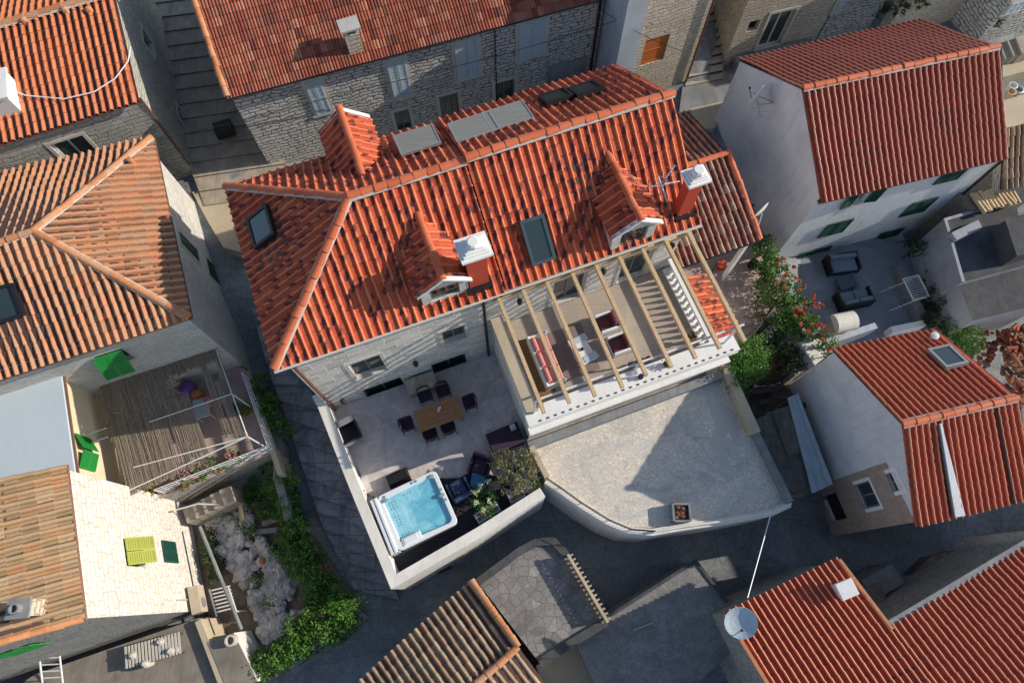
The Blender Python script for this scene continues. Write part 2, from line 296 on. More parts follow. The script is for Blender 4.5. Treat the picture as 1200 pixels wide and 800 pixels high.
M['bits']=m_rnd('broken_tile',[(.24,.08,.05),(.42,.13,.07),(.16,.09,.07),(.34,.16,.1)],.9,.5)
M['rug']=m_plain('brown_rug',(.22,.13,.06),.95)
M['rug2']=m_plain('taupe_rug',(.24,.19,.17),.95)
M['lf_green']=m_leaf('green_leaves',[(.015,.05,.01),(.05,.13,.02),(.10,.22,.04),(.20,.32,.07)])
M['lf_dark']=m_leaf('dark_leaves',[(.008,.02,.008),(.025,.055,.018),(.05,.10,.03)])
M['lf_bright']=m_leaf('bright_leaves',[(.03,.09,.015),(.08,.2,.03),(.16,.34,.06)])
M['lf_olive']=m_leaf('olive_leaves',[(.08,.09,.045),(.20,.20,.10),(.34,.31,.17)])
M['lf_autumn']=m_leaf('turning_leaves',[(.12,.10,.03),(.28,.22,.06),(.40,.24,.10)])
M['petal_o']=m_leaf('orange_red_petals',[(.50,.06,.04),(.66,.20,.09),(.60,.12,.12)])
M['petal_p']=m_leaf('pink_petals',[(.6,.16,.25),(.75,.35,.42)])
M['petal_w']=m_leaf('white_petals',[(.6,.66,.45),(.78,.8,.62)])
# ---------------------------------------------------------------- mesh helpers
class MB:
    def __init__(s): s.v=[]; s.f=[]; s.m=[]; s.r=[]; s.c=[]; s.b=[]; s.t={}
    def add(s,vs,fs,mi=0,r=None,cr=None,bl=0):
        o=len(s.v); s.v+= [tuple(x) for x in vs]
        r=R.random() if r is None else r
        for i,f in enumerate(fs):
            s.f.append(tuple(o+k for k in f)); s.m.append(mi); s.r.append(r); s.c.append(cr[i] if cr else 0); s.b.append(bl)
        return s
    def poly(s,pts,mi=0,r=None): return s.add(pts,[tuple(range(len(pts)))],mi,r)
    def obox(s,o,a,b,c,mi=0,r=None):
        o,a,b,c=Vector(o),Vector(a),Vector(b),Vector(c)
        if a.cross(b).dot(c)<0: a,b=b,a
        v=[o,o+a,o+a+b,o+b,o+c,o+a+c,o+a+b+c,o+b+c]
        return s.add(v,[(3,2,1,0),(4,5,6,7),(0,1,5,4),(1,2,6,5),(2,3,7,6),(3,0,4,7)],mi,r)
    def box(s,c,sx,sy,sz,ang=0,mi=0,r=None):
        "c = centre of the bottom face"
        c=Vector(c); ca,sa=math.cos(ang),math.sin(ang); ex=Vector((ca,sa,0)); ey=Vector((-sa,ca,0))
        return s.obox(c-ex*sx/2-ey*sy/2,ex*sx,ey*sy,Vector((0,0,sz)),mi,r)
    def cbox(s,c,sx,sy,sz,ang=0,bv=.02,mi=0,r=None):
        "box with chamfered top"
        c=Vector(c); ca,sa=math.cos(ang),math.sin(ang); ex=Vector((ca,sa,0)); ey=Vector((-sa,ca,0)); up=Vector((0,0,1))
        v=[]
        for (k,z) in ((0,0),(0,sz-bv),(bv,sz)):
            for (x,y) in ((-1,-1),(1,-1),(1,1),(-1,1)): v.append(c+ex*x*(sx/2-k)+ey*y*(sy/2-k)+up*z)
        f=[(3,2,1,0),(8,9,10,11)]
        for q in (0,4):
            for i in range(4): j=(i+1)%4; f.append((q+i,q+j,q+4+j,q+4+i))
        return s.add(v,f,mi,r)
    def prism(s,pts,z0,z1,mi=0,mtop=None,r=None):
        pts=[(p[0],p[1]) for p in pts]
        A=sum(pts[i-1][0]*pts[i][1]-pts[i][0]*pts[i-1][1] for i in range(len(pts)))
        if A<0: pts=pts[::-1]
        n=len(pts); zz=z1 if isinstance(z1,(list,tuple)) else [z1]*n
        if A<0 and isinstance(z1,(list,tuple)): zz=list(z1)[::-1]
        v=[(x,y,z0) for x,y in pts]+[(pts[i][0],pts[i][1],zz[i]) for i in range(n)]
        s.add(v,[(i,(i+1)%n,n+(i+1)%n,n+i) for i in range(n)],mi,r)
        s.add(v[n:],[tuple(range(n))],mi if mtop is None else mtop,r); s.add(v[:n],[tuple(reversed(range(n)))],mi,r)
        return s
    def tube(s,pts,r,n=6,mi=0,rr=None,cap=True):
        pts=[Vector(p) for p in pts]; rs=r if isinstance(r,(list,tuple)) else [r]*len(pts); v=[];f=[]
        for i,p in enumerate(pts):
            d=(pts[min(i+1,len(pts)-1)]-pts[max(i-1,0)]).normalized()
            a=d.cross(Vector((0,0,1))); a=a.normalized() if a.length>.05 else Vector((1,0,0)); b=a.cross(d)
            for k in range(n):
                t=2*math.pi*k/n; v.append(p+a*math.cos(t)*rs[i]+b*math.sin(t)*rs[i])
        for i in range(len(pts)-1):
            for k in range(n):
                k2=(k+1)%n; f.append((i*n+k2,i*n+k,(i+1)*n+k,(i+1)*n+k2))
        if cap: f.append(tuple(range(n))); f.append(tuple(reversed(range((len(pts)-1)*n,len(pts)*n))))
        return s.add(v,f,mi,rr)
    def lathe(s,c,prof,n=14,mi=0,r=None,sx=1,sy=1,ang=0):
        c=Vector(c); v=[];f=[]; ca,sa=math.cos(ang),math.sin(ang)
        for (rad,z) in prof:
            for k in range(n):
                t=2*math.pi*k/n; x=rad*math.cos(t)*sx; y=rad*math.sin(t)*sy
                v.append(c+Vector((x*ca-y*sa,x*sa+y*ca,z)))
        for i in range(len(prof)-1):
            for k in range(n): k2=(k+1)%n; f.append((i*n+k,i*n+k2,(i+1)*n+k2,(i+1)*n+k))
        f.append(tuple(reversed(range(n)))); f.append(tuple(range((len(prof)-1)*n,len(prof)*n)))
        return s.add(v,f,mi,r)
    def path(s,pts,w,z0,z1,mi=0,mtop=None,closed=False,side=0):
        "wall along a polyline; side 0 centred, 1 to the left"
        pts=[Vector((p[0],p[1])) for p in pts]; n=len(pts); L=[];Rr=[]
        for i in range(n):
            d0=(pts[i]-pts[i-1]).normalized() if i>0 or closed else None
            d1=(pts[(i+1)%n]-pts[i]).normalized() if i<n-1 or closed else None
            d0=d0 or d1; d1=d1 or d0
            n0=Vector((-d0.y,d0.x)); n1=Vector((-d1.y,d1.x)); m=(n0+n1).normalized(); k=1/max(.4,m.dot(n0))
            a,b=(w/2,w/2) if side==0 else ((w,0) if side==1 else (0,w))
            L.append(pts[i]+m*k*a); Rr.append(pts[i]-m*k*b)
        zs=z1 if isinstance(z1,(list,tuple)) else [z1]*n
        q=[]
        for i in range(n): q+=[(L[i].x,L[i].y,z0),(Rr[i].x,Rr[i].y,z0),(Rr[i].x,Rr[i].y,zs[i]),(L[i].x,L[i].y,zs[i])]
        fs=[];ft=[]
        for i in range(n if closed else n-1):
            a=4*i;b=4*((i+1)%n); fs+=[(a,b,b+3,a+3)[::-1],(a+1,a+2,b+2,b+1)[::-1]]; ft.append((a+3,a+2,b+2,b+3))
        if not closed: fs+=[(0,1,2,3),(4*n-1,4*n-2,4*n-3,4*n-4)]
        s.add(q,fs,mi); s.add(q,ft,mi if mtop is None else mtop); return s
    def build(s,name,mats,parent=None,local=False,smooth=False,label=None,cat=None,group=None,kind=None,origin=None):
        mats=mats if isinstance(mats,(list,tuple)) else [mats]
        me=bpy.data.meshes.new(name)
        off=Vector((0,0,0)); inv=None
        if not local:
            if parent is not None: inv=WM(parent).inverted()
            else:
                if origin is None:
                    n=len(s.v); xs=[v[0] for v in s.v]; ys=[v[1] for v in s.v]; zs=[v[2] for v in s.v]
                    origin=((min(xs)+max(xs))/2,(min(ys)+max(ys))/2,min(zs))
                off=Vector(origin)
        vs=[inv@Vector(v) for v in s.v] if inv is not None else [(v[0]-off.x,v[1]-off.y,v[2]-off.z) for v in s.v]
        me.from_pydata(vs,[],s.f); me.update()
        for m in mats: me.materials.append(M[m] if isinstance(m,str) else m)
        me.polygons.foreach_set('material_index',s.m)
        if s.t:
            for q_,nm in ((0,'tu'),(1,'tv')):
                arr=[.5]*len(s.v)
                for k_,v_ in s.t.items(): arr[k_]=v_[q_]
                me.attributes.new(nm,'FLOAT','POINT').data.foreach_set('value',arr)
        if smooth: me.polygons.foreach_set('use_smooth',[True]*len(s.f))
        for nm,arr in (('rnd',s.r),('crown',s.c),('blot',s.b)):
            if nm!='rnd' and not any(arr): continue
            a=me.attributes.new(nm,'FLOAT','FACE'); a.data.foreach_set('value',[float(x) for x in arr])
        uv=me.uv_layers.new(name='UVMap'); W=s.v; buf=[0.0]*(2*len(me.loops))
        for p in me.polygons:
            f=s.f[p.index]; a=Vector(W[f[0]]); nrm=Vector((0,0,0))
            for i in range(1,len(f)-1): nrm+=(Vector(W[f[i]])-a).cross(Vector(W[f[i+1]])-a)
            if nrm.length<1e-12: continue
            nrm.normalize()
            if abs(nrm.z)>.75: t=Vector((1,0,0)); b=Vector((0,1,0))
            else:
                t=Vector((-nrm.y,nrm.x,0)).normalized(); b=nrm.cross(t)
            li=p.loop_start
            for i,vi in enumerate(f):
                q=Vector(W[vi]); buf[2*(li+i)]=q.dot(t); buf[2*(li+i)+1]=q.dot(b)
        uv.data.foreach_set('uv',buf)
        o=bpy.data.objects.new(name,me); COL.objects.link(o)
        if parent is not None: o.parent=parent
        if not local and parent is None: o.location=off
        tag(o,label,cat,group,kind); return o
def tag(o,label=None,cat=None,group=None,kind=None):
    for k,v in (('label',label),('category',cat),('group',group),('kind',kind)):
        if v: o[k]=v
    return o
def WM(o):
    m=Matrix.LocRotScale(o.location,o.rotation_euler,o.scale)
    return WM(o.parent)@m if o.parent is not None else m
def thing(name,label,cat,loc=(0,0,0),rz=0,group=None):
    o=bpy.data.objects.new(name,None); COL.objects.link(o); o.empty_display_size=.2
    o.location=Vector(loc); o.rotation_euler=(0,0,rz); return tag(o,label,cat,group)
def dup(root,loc,rz,label=None,scale=None):
    def cp(o,par):
        c=o.copy(); COL.objects.link(c); c.parent=par
        for ch in [x for x in bpy.data.objects if x.parent==o]: cp(ch,c)
        return c
    r=cp(root,None); r.location=Vector(loc); r.rotation_euler=(0,0,rz)
    if scale: r.scale=(scale,)*3
    if label: r['label']=label
    return r
# ---------------------------------------------------------------- tiled roofs
ROMAN=[(0,0),(.25,-.008),(.54,0),(.60,.03),(.67,.063),(.76,.08),(.85,.063),(.92,.03),(1,0)]
COPPI=[(0,-.01),(.1,-.045),(.3,-.05),(.4,-.02),(.45,.03),(.55,.075),(.7,.095),(.85,.075),(.95,.03),(1,-.01)]
FLATR=[(0,0),(.14,0),(.2,.03),(.32,.034),(.4,.0),(.6,.0),(.66,.032),(.82,.034),(.9,0),(1,0)]
STY={'villa':(.285,.38,ROMAN,.85),'new':(.235,.38,ROMAN,1.05),'coppi':(.27,.42,COPPI,1.),'straw':(.25,.42,COPPI,.9),'mars':(.24,.36,FLATR,1.),'annex':(.24,.34,COPPI,.75)}
def tile_col(mb,b,t,side,n,w,sty,jit,lift=.028):
    cw,cl,prof,hk=STY[sty]; L=(t-b).length
    if L<.12: return
    up=(t-b)/L; k=0; pos=0.
    while pos<L-.06:
        e=min(L,pos+cl); r=R.random(); bl=R.random(); j=R.uniform(-jit,jit); jl=R.uniform(0,jit)
        A=b+up*pos+side*j; B=b+up*min(L,e+.03)+side*j*.5
        amp=.02+min(.05,jit*3); A=A+n*amp*mnoise.noise(A*.45)*2; B=B+n*amp*mnoise.noise(B*.45)*2
        if R.random()<.03: r=R.choice((0.,1.)); jl+=.012
        lo=[];hi=[];rs=[]
        for x,h in prof:
            tp=1.0 if h<=0.01 else 1.0
            s0=side*((x-.5)*w)
            lo.append(A+s0+n*(h*hk+lift+jl)); hi.append(B+s0*1.0+n*(h*hk*.93+.0)); rs.append(A+s0+n*(h*hk-.012))
        m=len(prof); v=lo+hi+rs; f=[];cr=[]
        for i in range(m-1):
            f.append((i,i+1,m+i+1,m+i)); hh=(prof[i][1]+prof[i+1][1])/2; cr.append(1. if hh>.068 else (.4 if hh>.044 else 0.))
            f.append((2*m+i,2*m+i+1,i+1,i)); cr.append(0.)
        o_=len(mb.v)
        for q_ in range(3):
            for i in range(m): mb.t[o_+q_*m+i]=(prof[i][0],1. if q_==1 else 0.)
        mb.add(v,f,0,r,cr,bl)
        pos+=cl
def roof_quad(mb,D,C,B,A,sty,jit=.004,over=.06,side_in=0):
    "D,C eave left/right, A,B ridge left/right (seen from the eave side)"
    D,C,B,A=map(Vector,(D,C,B,A)); w=STY[sty][0]
    n=(C-D).cross(A-D).normalized(); 
    if n.z<0: n=-n
    L=(C-D).length; k=max(1,round(L/w)); 
    for i in range(k):
        f=(i+.5)/k; b=D.lerp(C,f); t=A.lerp(B,f); u=(t-b).normalized(); s=(C-D).lerp(B-A,.5).normalized()
        tile_col(mb,b-u*over,t,s,n,L/k*1.005,sty,jit)
    mb.add([D-n*.03,C-n*.03,B-n*.03,A-n*.03],[(0,1,2,3)],1)
def roof_poly(mb,pts,e0,e1,sty,jit=.004,over=.06):
    "planar convex polygon; eave line e0->e1"
    pts=[Vector(p) for p in pts]; e0,e1=Vector(e0),Vector(e1); w=STY[sty][0]
    s=(e1-e0).normalized(); n=Vector((0,0,0))
    for i in range(1,len(pts)-1): n+=(pts[i]-pts[0]).cross(pts[i+1]-pts[0])
    n.normalize(); n=-n if n.z<0 else n
    u=n.cross(s); u=-u if u.z<0 else u
    q=[((p-e0).dot(s),(p-e0).dot(u)) for p in pts]
    mn=min(a for a,_ in q); mx=max(a for a,_ in q); k=max(1,round((mx-mn)/w)); ww=(mx-mn)/k
    for i in range(k):
        x=mn+(i+.5)*ww; ts=[]
        for j in range(len(q)):
            (x0,y0),(x1,y1)=q[j-1],q[j]
            if (x0-x)*(x1-x)<0: ts.append(y0+(y1-y0)*(x-x0)/(x1-x0))
        if len(ts)<2: continue
        t0,t1=min(ts),max(ts)
        tile_col(mb,e0+s*x+u*(t0-(over if t0<.1 else 0)),e0+s*x+u*t1,s,n,ww*1.005,sty,jit)
    mb.add([p-n*.03 for p in pts],[tuple(range(len(pts)))],1)
def ridge(mbt,mbm,a,b,r=.13,seg=.42,mort=True,n=8):
    a,b=Vector(a),Vector(b); L=(b-a).length; d=(b-a)/L; k=max(1,round(L/seg)); sd=d.cross(Vector((0,0,1))).normalized(); up=sd.cross(d)
    for i in range(k):
        jj=Vector((R.gauss(0,.012),R.gauss(0,.012),R.gauss(0,.008))); p=a+d*(L*i/k)+jj; q=a+d*(L*(i+1)/k+.03)+jj*.5+Vector((0,0,R.gauss(0,.006))); v=[]
        for (c,rr) in ((p,r*1.08),(q,r*.9)):
            for j in range(n+1):
                t=math.pi*j/n; v.append(c+sd*math.cos(t)*rr+up*math.sin(t)*rr*.85+up*.03)
        f=[(j,j+1,n+1+j+1,n+1+j) for j in range(n)]+[tuple(range(n+1))]
        mbt.add(v,f,0)
    if mort and mbm is not None:
        v=[]
        for c in (a,b):
            for j in range(5):
                t=math.pi*j/4; v.append(c+sd*math.cos(t)*r*1.25+up*(math.sin(t)*r*.6+.0))
        mbm.add(v,[(j,j+1,6+j,5+j) for j in range(4)],0)
# ---------------------------------------------------------------- walls and windows
class Wall:
    def __init__(s,a,b):   # outward normal on the right of a->b
        s.a=Vector((a[0],a[1])); s.b=Vector((b[0],b[1])); s.d=(s.b-s.a).normalized(); s.L=(s.b-s.a).length
        s.n=Vector((s.d.y,-s.d.x)); s.ops=[]
    def pt(s,u,v,off=0): p=s.a+s.d*u+s.n*off; return Vector((p.x,p.y,v))
    def hit(s,px,py,off=0):
        p=onplane(px,py,s.pt(0,0,off),Vector((s.n.x,s.n.y,0))); return ((Vector((p.x,p.y))-s.a).dot(s.d),p.z)
    def rect(s,p1,p2,mn=(.5,.5)):
        a=s.hit(*p1); b=s.hit(*p2)
        u0,u1=min(a[0],b[0]),max(a[0],b[0]); v0,v1=min(a[1],b[1]),max(a[1],b[1])
        if u1-u0<mn[0]: c=(u0+u1)/2; u0,u1=c-mn[0]/2,c+mn[0]/2
        if v1-v0<mn[1]: c=(v0+v1)/2; v0,v1=c-mn[1]/2,c+mn[1]/2
        return (max(.05,u0),min(s.L-.05,u1),v0,v1)
    def build(s,mb,zb,zt,apex=None,mi=0,depth=.22):
        us=sorted({0,s.L}|{x for o in s.ops for x in o[:2]}); vs=sorted({zb,zt}|{x for o in s.ops for x in o[2:4] if zb<x<zt})
        for i in range(len(us)-1):
            for j in range(len(vs)-1):
                cu=(us[i]+us[i+1])/2; cv=(vs[j]+vs[j+1])/2
                if any(o[0]<cu<o[1] and o[2]<cv<o[3] for o in s.ops): continue
                mb.poly([s.pt(us[i],vs[j]),s.pt(us[i+1],vs[j]),s.pt(us[i+1],vs[j+1]),s.pt(us[i],vs[j+1])],mi)
        for (u0,u1,v0,v1) in s.ops:
            c=[(u0,v0),(u1,v0),(u1,v1),(u0,v1)]
            for k in range(4):
                (a0,b0),(a1,b1)=c[k],c[(k+1)%4]
                mb.poly([s.pt(a0,b0),s.pt(a1,b1),s.pt(a1,b1,-depth),s.pt(a0,b0,-depth)],mi)
        if apex: mb.poly([s.pt(0,zt),s.pt(s.L,zt),s.pt(apex[0],apex[1])],mi)
    def obox(s,mb,u0,u1,v0,v1,o0,o1,mi=0):
        p=s.pt(u0,v0,o0); mb.obox(p,s.pt(u1,v0,o0)-p,s.pt(u0,v0,o1)-p,Vector((0,0,v1-v0)),mi)
def window(w,r,parent,frame='frame_w',depth=.2,mull=1,sill='stone_trim',surround=None,pane='glass',label=None,name='window'):
    u0,u1,v0,v1=r
    mb=MB(); w.obox(mb,u0+.05,u1-.05,v0+.05,v1-.05,-depth-.03,-depth+.015)
    p=mb.build(name,pane,parent,label=label)
    mb=MB(); t=.06; o0,o1=-depth-.02,-depth+.05
    w.obox(mb,u0,u0+t,v0,v1,o0,o1); w.obox(mb,u1-t,u1,v0,v1,o0,o1); w.obox(mb,u0+t,u1-t,v1-t,v1,o0,o1); w.obox(mb,u0+t,u1-t,v0,v0+t,o0,o1)
    for k in range(mull): c=u0+(u1-u0)*(k+1)/(mull+1); w.obox(mb,c-.03,c+.03,v0+t,v1-t,o0,o1)
    mb.build('frame',frame,p)
    if sill:
        mb=MB(); w.obox(mb,u0-.06,u1+.06,v0-.07,v0+.012,-depth+.03,.05); mb.build('sill',sill,p)
    if surround:
        mb=MB(); t=.13; w.obox(mb,u0-t,u0,v0,v1+t,-.02,.025); w.obox(mb,u1,u1+t,v0,v1+t,-.02,.025); w.obox(mb,u0,u1,v1,v1+t,-.02,.025); mb.build('surround',surround,p)
    return p
def leaf_panel(w,mb,u0,u1,v0,v1,o=.03,th=.035,hinge=None,ang=0):
    "louvred leaf, optionally swung out by ang about hinge 'l' or 'r' or 't' "
    def q(u,v,off):
        if hinge=='l': d=u-u0; return w.pt(u0+d*math.cos(ang)-off*math.sin(ang),v,o+d*math.sin(ang)+off*math.cos(ang))
        if hinge=='r': d=u1-u; return w.pt(u1-d*math.cos(ang)+off*math.sin(ang),v,o+d*math.sin(ang)+off*math.cos(ang))
        if hinge=='t': d=v1-v; return w.pt(u,v1-d*math.cos(ang),o+d*math.sin(ang)+off)
        return w.pt(u,v,o+off)
    def bx(a,b,c,d,o0,o1):
        p=q(a,c,o0); mb.obox(p,q(b,c,o0)-p,q(a,c,o1)-p,q(a,d,o0)-p)
    t=.055
    bx(u0,u0+t,v0,v1,0,th); bx(u1-t,u1,v0,v1,0,th); bx(u0+t,u1-t,v1-t,v1,0,th); bx(u0+t,u1-t,v0,v0+t,0,th); bx(u0+t,u1-t,(v0+v1)/2-.025,(v0+v1)/2+.025,0,th)
    bx(u0+t,u1-t,v0+t,v1-t,0,.008)
    k=max(4,int((v1-v0)/.09))
    for i in range(k):
        v=v0+t+(v1-v0-2*t)*(i+.5)/k; bx(u0+t,u1-t,v-.022,v+.005,.008,th*.85)
def shutter(w,r,parent,mat,surround=None,open_=0,label=None):
    u0,u1,v0,v1=r; c=(u0+u1)/2
    for side,(a,b,h) in enumerate(((u0,c-.008,'l'),(c+.008,u1,'r'))):
        mb=MB(); leaf_panel(w,mb,a,b,v0,v1,hinge=h if open_ else None,ang=open_); mb.build('shutter',mat,parent,label=label)
    if surround:
        mb=MB(); t=.13; w.obox(mb,u0-t,u0,v0-.0,v1+t,-.02,.03); w.obox(mb,u1,u1+t,v0,v1+t,-.02,.03); w.obox(mb,u0,u1,v1,v1+t,-.02,.03); w.obox(mb,u0-t-.04,u1+t+.04,v0-.1,v0,-.02,.07)
        mb.build('surround',surround,parent)
def gable_house(name,label,eaves,ridge_px,ze,zb,sty,tmat,wallmat,ov=.25,group=None,zback=None,capmat='cap_villa',prep=None,cap_r=.12,mort=True,zr_=None):
    "eaves px: back-left, back-right, front-right, front-left; ridge_px: left,right"
    A,B,C,D=[P(*p,ze) for p in eaves]
    def rz(px,a,b):   # find height where the pixel lies midway between front and back eave
        mid=(a+b)/2; dn=(b-a); dn.z=0; dn.normalize(); lo,hi=ze,ze+6
        f=lambda z:(P(*px,z)-mid).dot(dn)
        for _ in range(50):
            m=(lo+hi)/2
            if f(m)>0: lo=m
            else: hi=m
        return P(*px,(lo+hi)/2)
    wl_=Wall(A,D); zr=wl_.hit(*ridge_px[0])[1]; print(name,'ridge z gable-plane',round(zr,2),'mid rule',round(rz(ridge_px[0],D,A).z,2),round(rz(ridge_px[1],C,B).z,2))
    if zr_ is not None: zr=zr_
    RL=P(*ridge_px[0],zr); RR=P(*ridge_px[1],zr)
    c=(A+B+C+D)/4
    root=thing(name,label,'house',(c.x,c.y,zb),0,group)
    mt=MB(); roof_quad(mt,D,C,RR,RL,sty); roof_quad(mt,B,A,RL,RR,sty); mt.build('roof',[tmat,'under'],root)
    a=MB();m=MB(); ridge(a,m,RL,RR,cap_r,mort=mort); a.build('ridge_tiles',capmat,root)
    if mort: m.build('ridge_mortar','mortar',root)
    def inset(p,q1,q2):  # move corner inward
        d1=(q1-p); d1.z=0; d2=(q2-p); d2.z=0
        r=p+d1.normalized()*ov*.35+d2.normalized()*ov; return Vector((r.x,r.y))
    a_,b_,c_,d_=inset(A,B,D),inset(B,A,C),inset(C,D,B),inset(D,C,A)
    zt=ze-.02+ov*(zr-ze)/((A-D).length/2)
    wa={'S':Wall(d_,c_),'E':Wall(c_,b_),'N':Wall(b_,a_),'W':Wall(a_,d_)}
    ap=lambda w,Rp:((Vector((Rp.x,Rp.y))-w.a).dot(w.d),zr-.05)
    if prep: prep(root,wa)
    mb=MB()
    wa['S'].build(mb,zb,zt-.06); wa['N'].build(mb,zb,zt-.06); wa['E'].build(mb,zb,zt-.06,ap(wa['E'],RR)); wa['W'].build(mb,zb,zt-.06,ap(wa['W'],RL))
    mb.build('wall',wallmat,root)
    return root,wa,(A,B,C,D,RL,RR,zr)
def slab_on(mb,px,plane,e,up,n,a,b,lift,th,mi=0):
    c=onplane(*px,plane,n); o=c-e*a/2-up*b/2+n*lift; mb.obox(o,e*a,up*b,n*th,mi); return c
# ---------------------------------------------------------------- foliage
def foliage(mb,blobs,n,size=.09,clump=.22,shell=.55,up=.3):
    tot=sum(b[1][0]*b[1][1]*b[1][2] for b in blobs)
    for c,(rx,ry,rz) in blobs:
        k=max(3,int(n*rx*ry*rz/tot)); nc=max(3,k//14)
        for _ in range(nc):
            while 1:
                x,y,z=[R.uniform(-1,1) for _ in range(3)]; d=x*x+y*y+z*z
                if d<1 and R.random()<shell*d+(1-shell)*.6: break
            cc=Vector(c)+Vector((x*rx,y*ry,z*rz)); base=.25+.45*R.random()+.2*z
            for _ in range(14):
                p=cc+Vector((R.gauss(0,clump*.5),R.gauss(0,clump*.5),R.gauss(0,clump*.4)))
                nrm=Vector((R.gauss(0,1),R.gauss(0,1),R.gauss(up,1)+.4)).normalized(); t=nrm.cross(Vector((R.gauss(0,1),R.gauss(0,1),R.gauss(0,1)))).normalized(); b=nrm.cross(t)
                s=size*R.uniform(.6,1.3)
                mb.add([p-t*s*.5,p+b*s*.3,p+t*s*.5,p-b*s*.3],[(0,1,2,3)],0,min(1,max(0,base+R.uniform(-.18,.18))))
    return mb
def shards(mb,pts,rmin,rmax):
    for p in pts:
        r=rmin+(rmax-rmin)*R.random()**3.2; m=Matrix.Rotation(R.uniform(0,3),3,'Z')@Matrix.Rotation(R.gauss(0,.5),3,'X')@Matrix.Rotation(R.gauss(0,.4),3,'Y'); k=R.choice((4,5,5,6)); v=[]; a0=[R.uniform(-.3,.3)+2*math.pi*i/k for i in range(k)]; rr_=[R.uniform(.7,1.2) for _ in a0]; h=R.uniform(.25,.8)
        for z_,q in ((-h,.85),(h*.5,1.),(h,.65)):
            for a_,b_ in zip(a0,rr_): v.append(Vector(p)+m@Vector((math.cos(a_)*b_*q*r,math.sin(a_)*b_*q*r*.75,z_*r)))
        f=[tuple(range(2*k,3*k))]
        for i in range(2): f+=[(i*k+j,i*k+(j+1)%k,(i+1)*k+(j+1)%k,(i+1)*k+j) for j in range(k)]
        mb.add(v,f,0)
    return mb
def rocks(mb,pts,rmin,rmax):
    for p in pts:
        r=R.uniform(rmin,rmax); v=[];seed=R.random()*50
        for i in range(3):
            for k in range(6):
                t=2*math.pi*(k+.5*i)/6; q=(r*(.75,1,.55)[i]*R.uniform(.7,1.15)); v.append((p[0]+q*math.cos(t),p[1]+q*math.sin(t)*.8,p[2]+r*(-.3,.25,.7)[i]*R.uniform(.8,1.2)))
        f=[(12,13,14,15,16,17)]
        for i in range(2):
            for k in range(6): f.append((i*6+k,i*6+(k+1)%6,(i+1)*6+(k+1)%6,(i+1)*6+k))
        mb.add(v,f,0)
    return mb
def inpoly(x,y,poly):
    c=False
    for i in range(len(poly)):
        (x0,y0),(x1,y1)=poly[i-1][:2],poly[i][:2]
        if (y0>y)!=(y1>y) and x<(x1-x0)*(y-y0)/(y1-y0)+x0: c=not c
    return c
def scatter(poly,n):
    xs=[p[0] for p in poly]; ys=[p[1] for p in poly]; out=[]
    while len(out)<n:
        x=R.uniform(min(xs),max(xs)); y=R.uniform(min(ys),max(ys))
        if inpoly(x,y,poly): out.append((x,y))
    return out
# ================================================================ VILLA
D0=P(322,432,6.2); C0=P(820,262,6.2); vE=(C0-D0).normalized(); vN=Vector((-vE.y,vE.x,0)); ANG=math.atan2(vE.y,vE.x)
UP=Vector((0,0,1))
def V(s,t,z): p=D0+vE*s+vN*t; return Vector((p.x,p.y,z))
def V2(s,t): p=V(s,t,0); return Vector((p.x,p.y))
def toV(p): d=Vector(p)-D0; return d.dot(vE),d.dot(vN)
LV,WV,ZE,ZR=14.3,6.84,6.2,8.5; TM=WV/2; SS=7.5; AP=3.84; RISE=.11
villa=thing('stone_villa','large pale limestone villa with mottled orange tiled roof, dormers and solar panels in the centre','house',V(LV/2,TM,0))
def fz(t,base=0): return ZE+(ZR-ZE)*(t/TM if t<TM else (WV-t)/TM)+base
slF=(V(0,TM,ZR)-V(0,0,ZE)).normalized(); slB=(V(0,TM,ZR)-V(0,WV,ZE)).normalized()
nF=vE.cross(slF).normalized(); nB=(-vE).cross(slB).normalized()
mt=MB()
apx=V(AP,TM,ZR)
roof_poly(mt,[V(0,WV,ZE),V(0,0,ZE),apx],V(0,WV,ZE),V(0,0,ZE),'villa')
roof_poly(mt,[V(0,0,ZE),V(SS,0,ZE),V(SS,TM,ZR),apx],V(0,0,ZE),V(SS,0,ZE),'villa')
roof_poly(mt,[V(0,WV,ZE),V(SS,WV,ZE),V(SS,TM,ZR),apx],V(SS,WV,ZE),V(0,WV,ZE),'villa')
roof_quad(mt,V(SS,0,ZE+RISE),V(LV,0,ZE+RISE),V(LV,TM,ZR+RISE),V(SS,TM,ZR+RISE),'villa')
roof_quad(mt,V(LV,WV,ZE+RISE),V(SS,WV,ZE+RISE),V(SS,TM,ZR+RISE),V(LV,TM,ZR+RISE),'villa')
mt.build('roof',['t_villa','under'],villa)
a=MB();m=MB()
ridge(a,m,V(0,0,ZE+.05),apx+UP*.05,.13); ridge(a,m,V(0,WV,ZE+.05),apx+UP*.05,.13)
ridge(a,m,apx+UP*.04,V(SS,TM,ZR+.04),.14); ridge(a,m,V(SS,TM,ZR+RISE+.04),V(LV+.05,TM,ZR+RISE+.04),.14)
a.build('ridge_tiles','cap_villa',villa); m.build('ridge_mortar','mortar',villa)
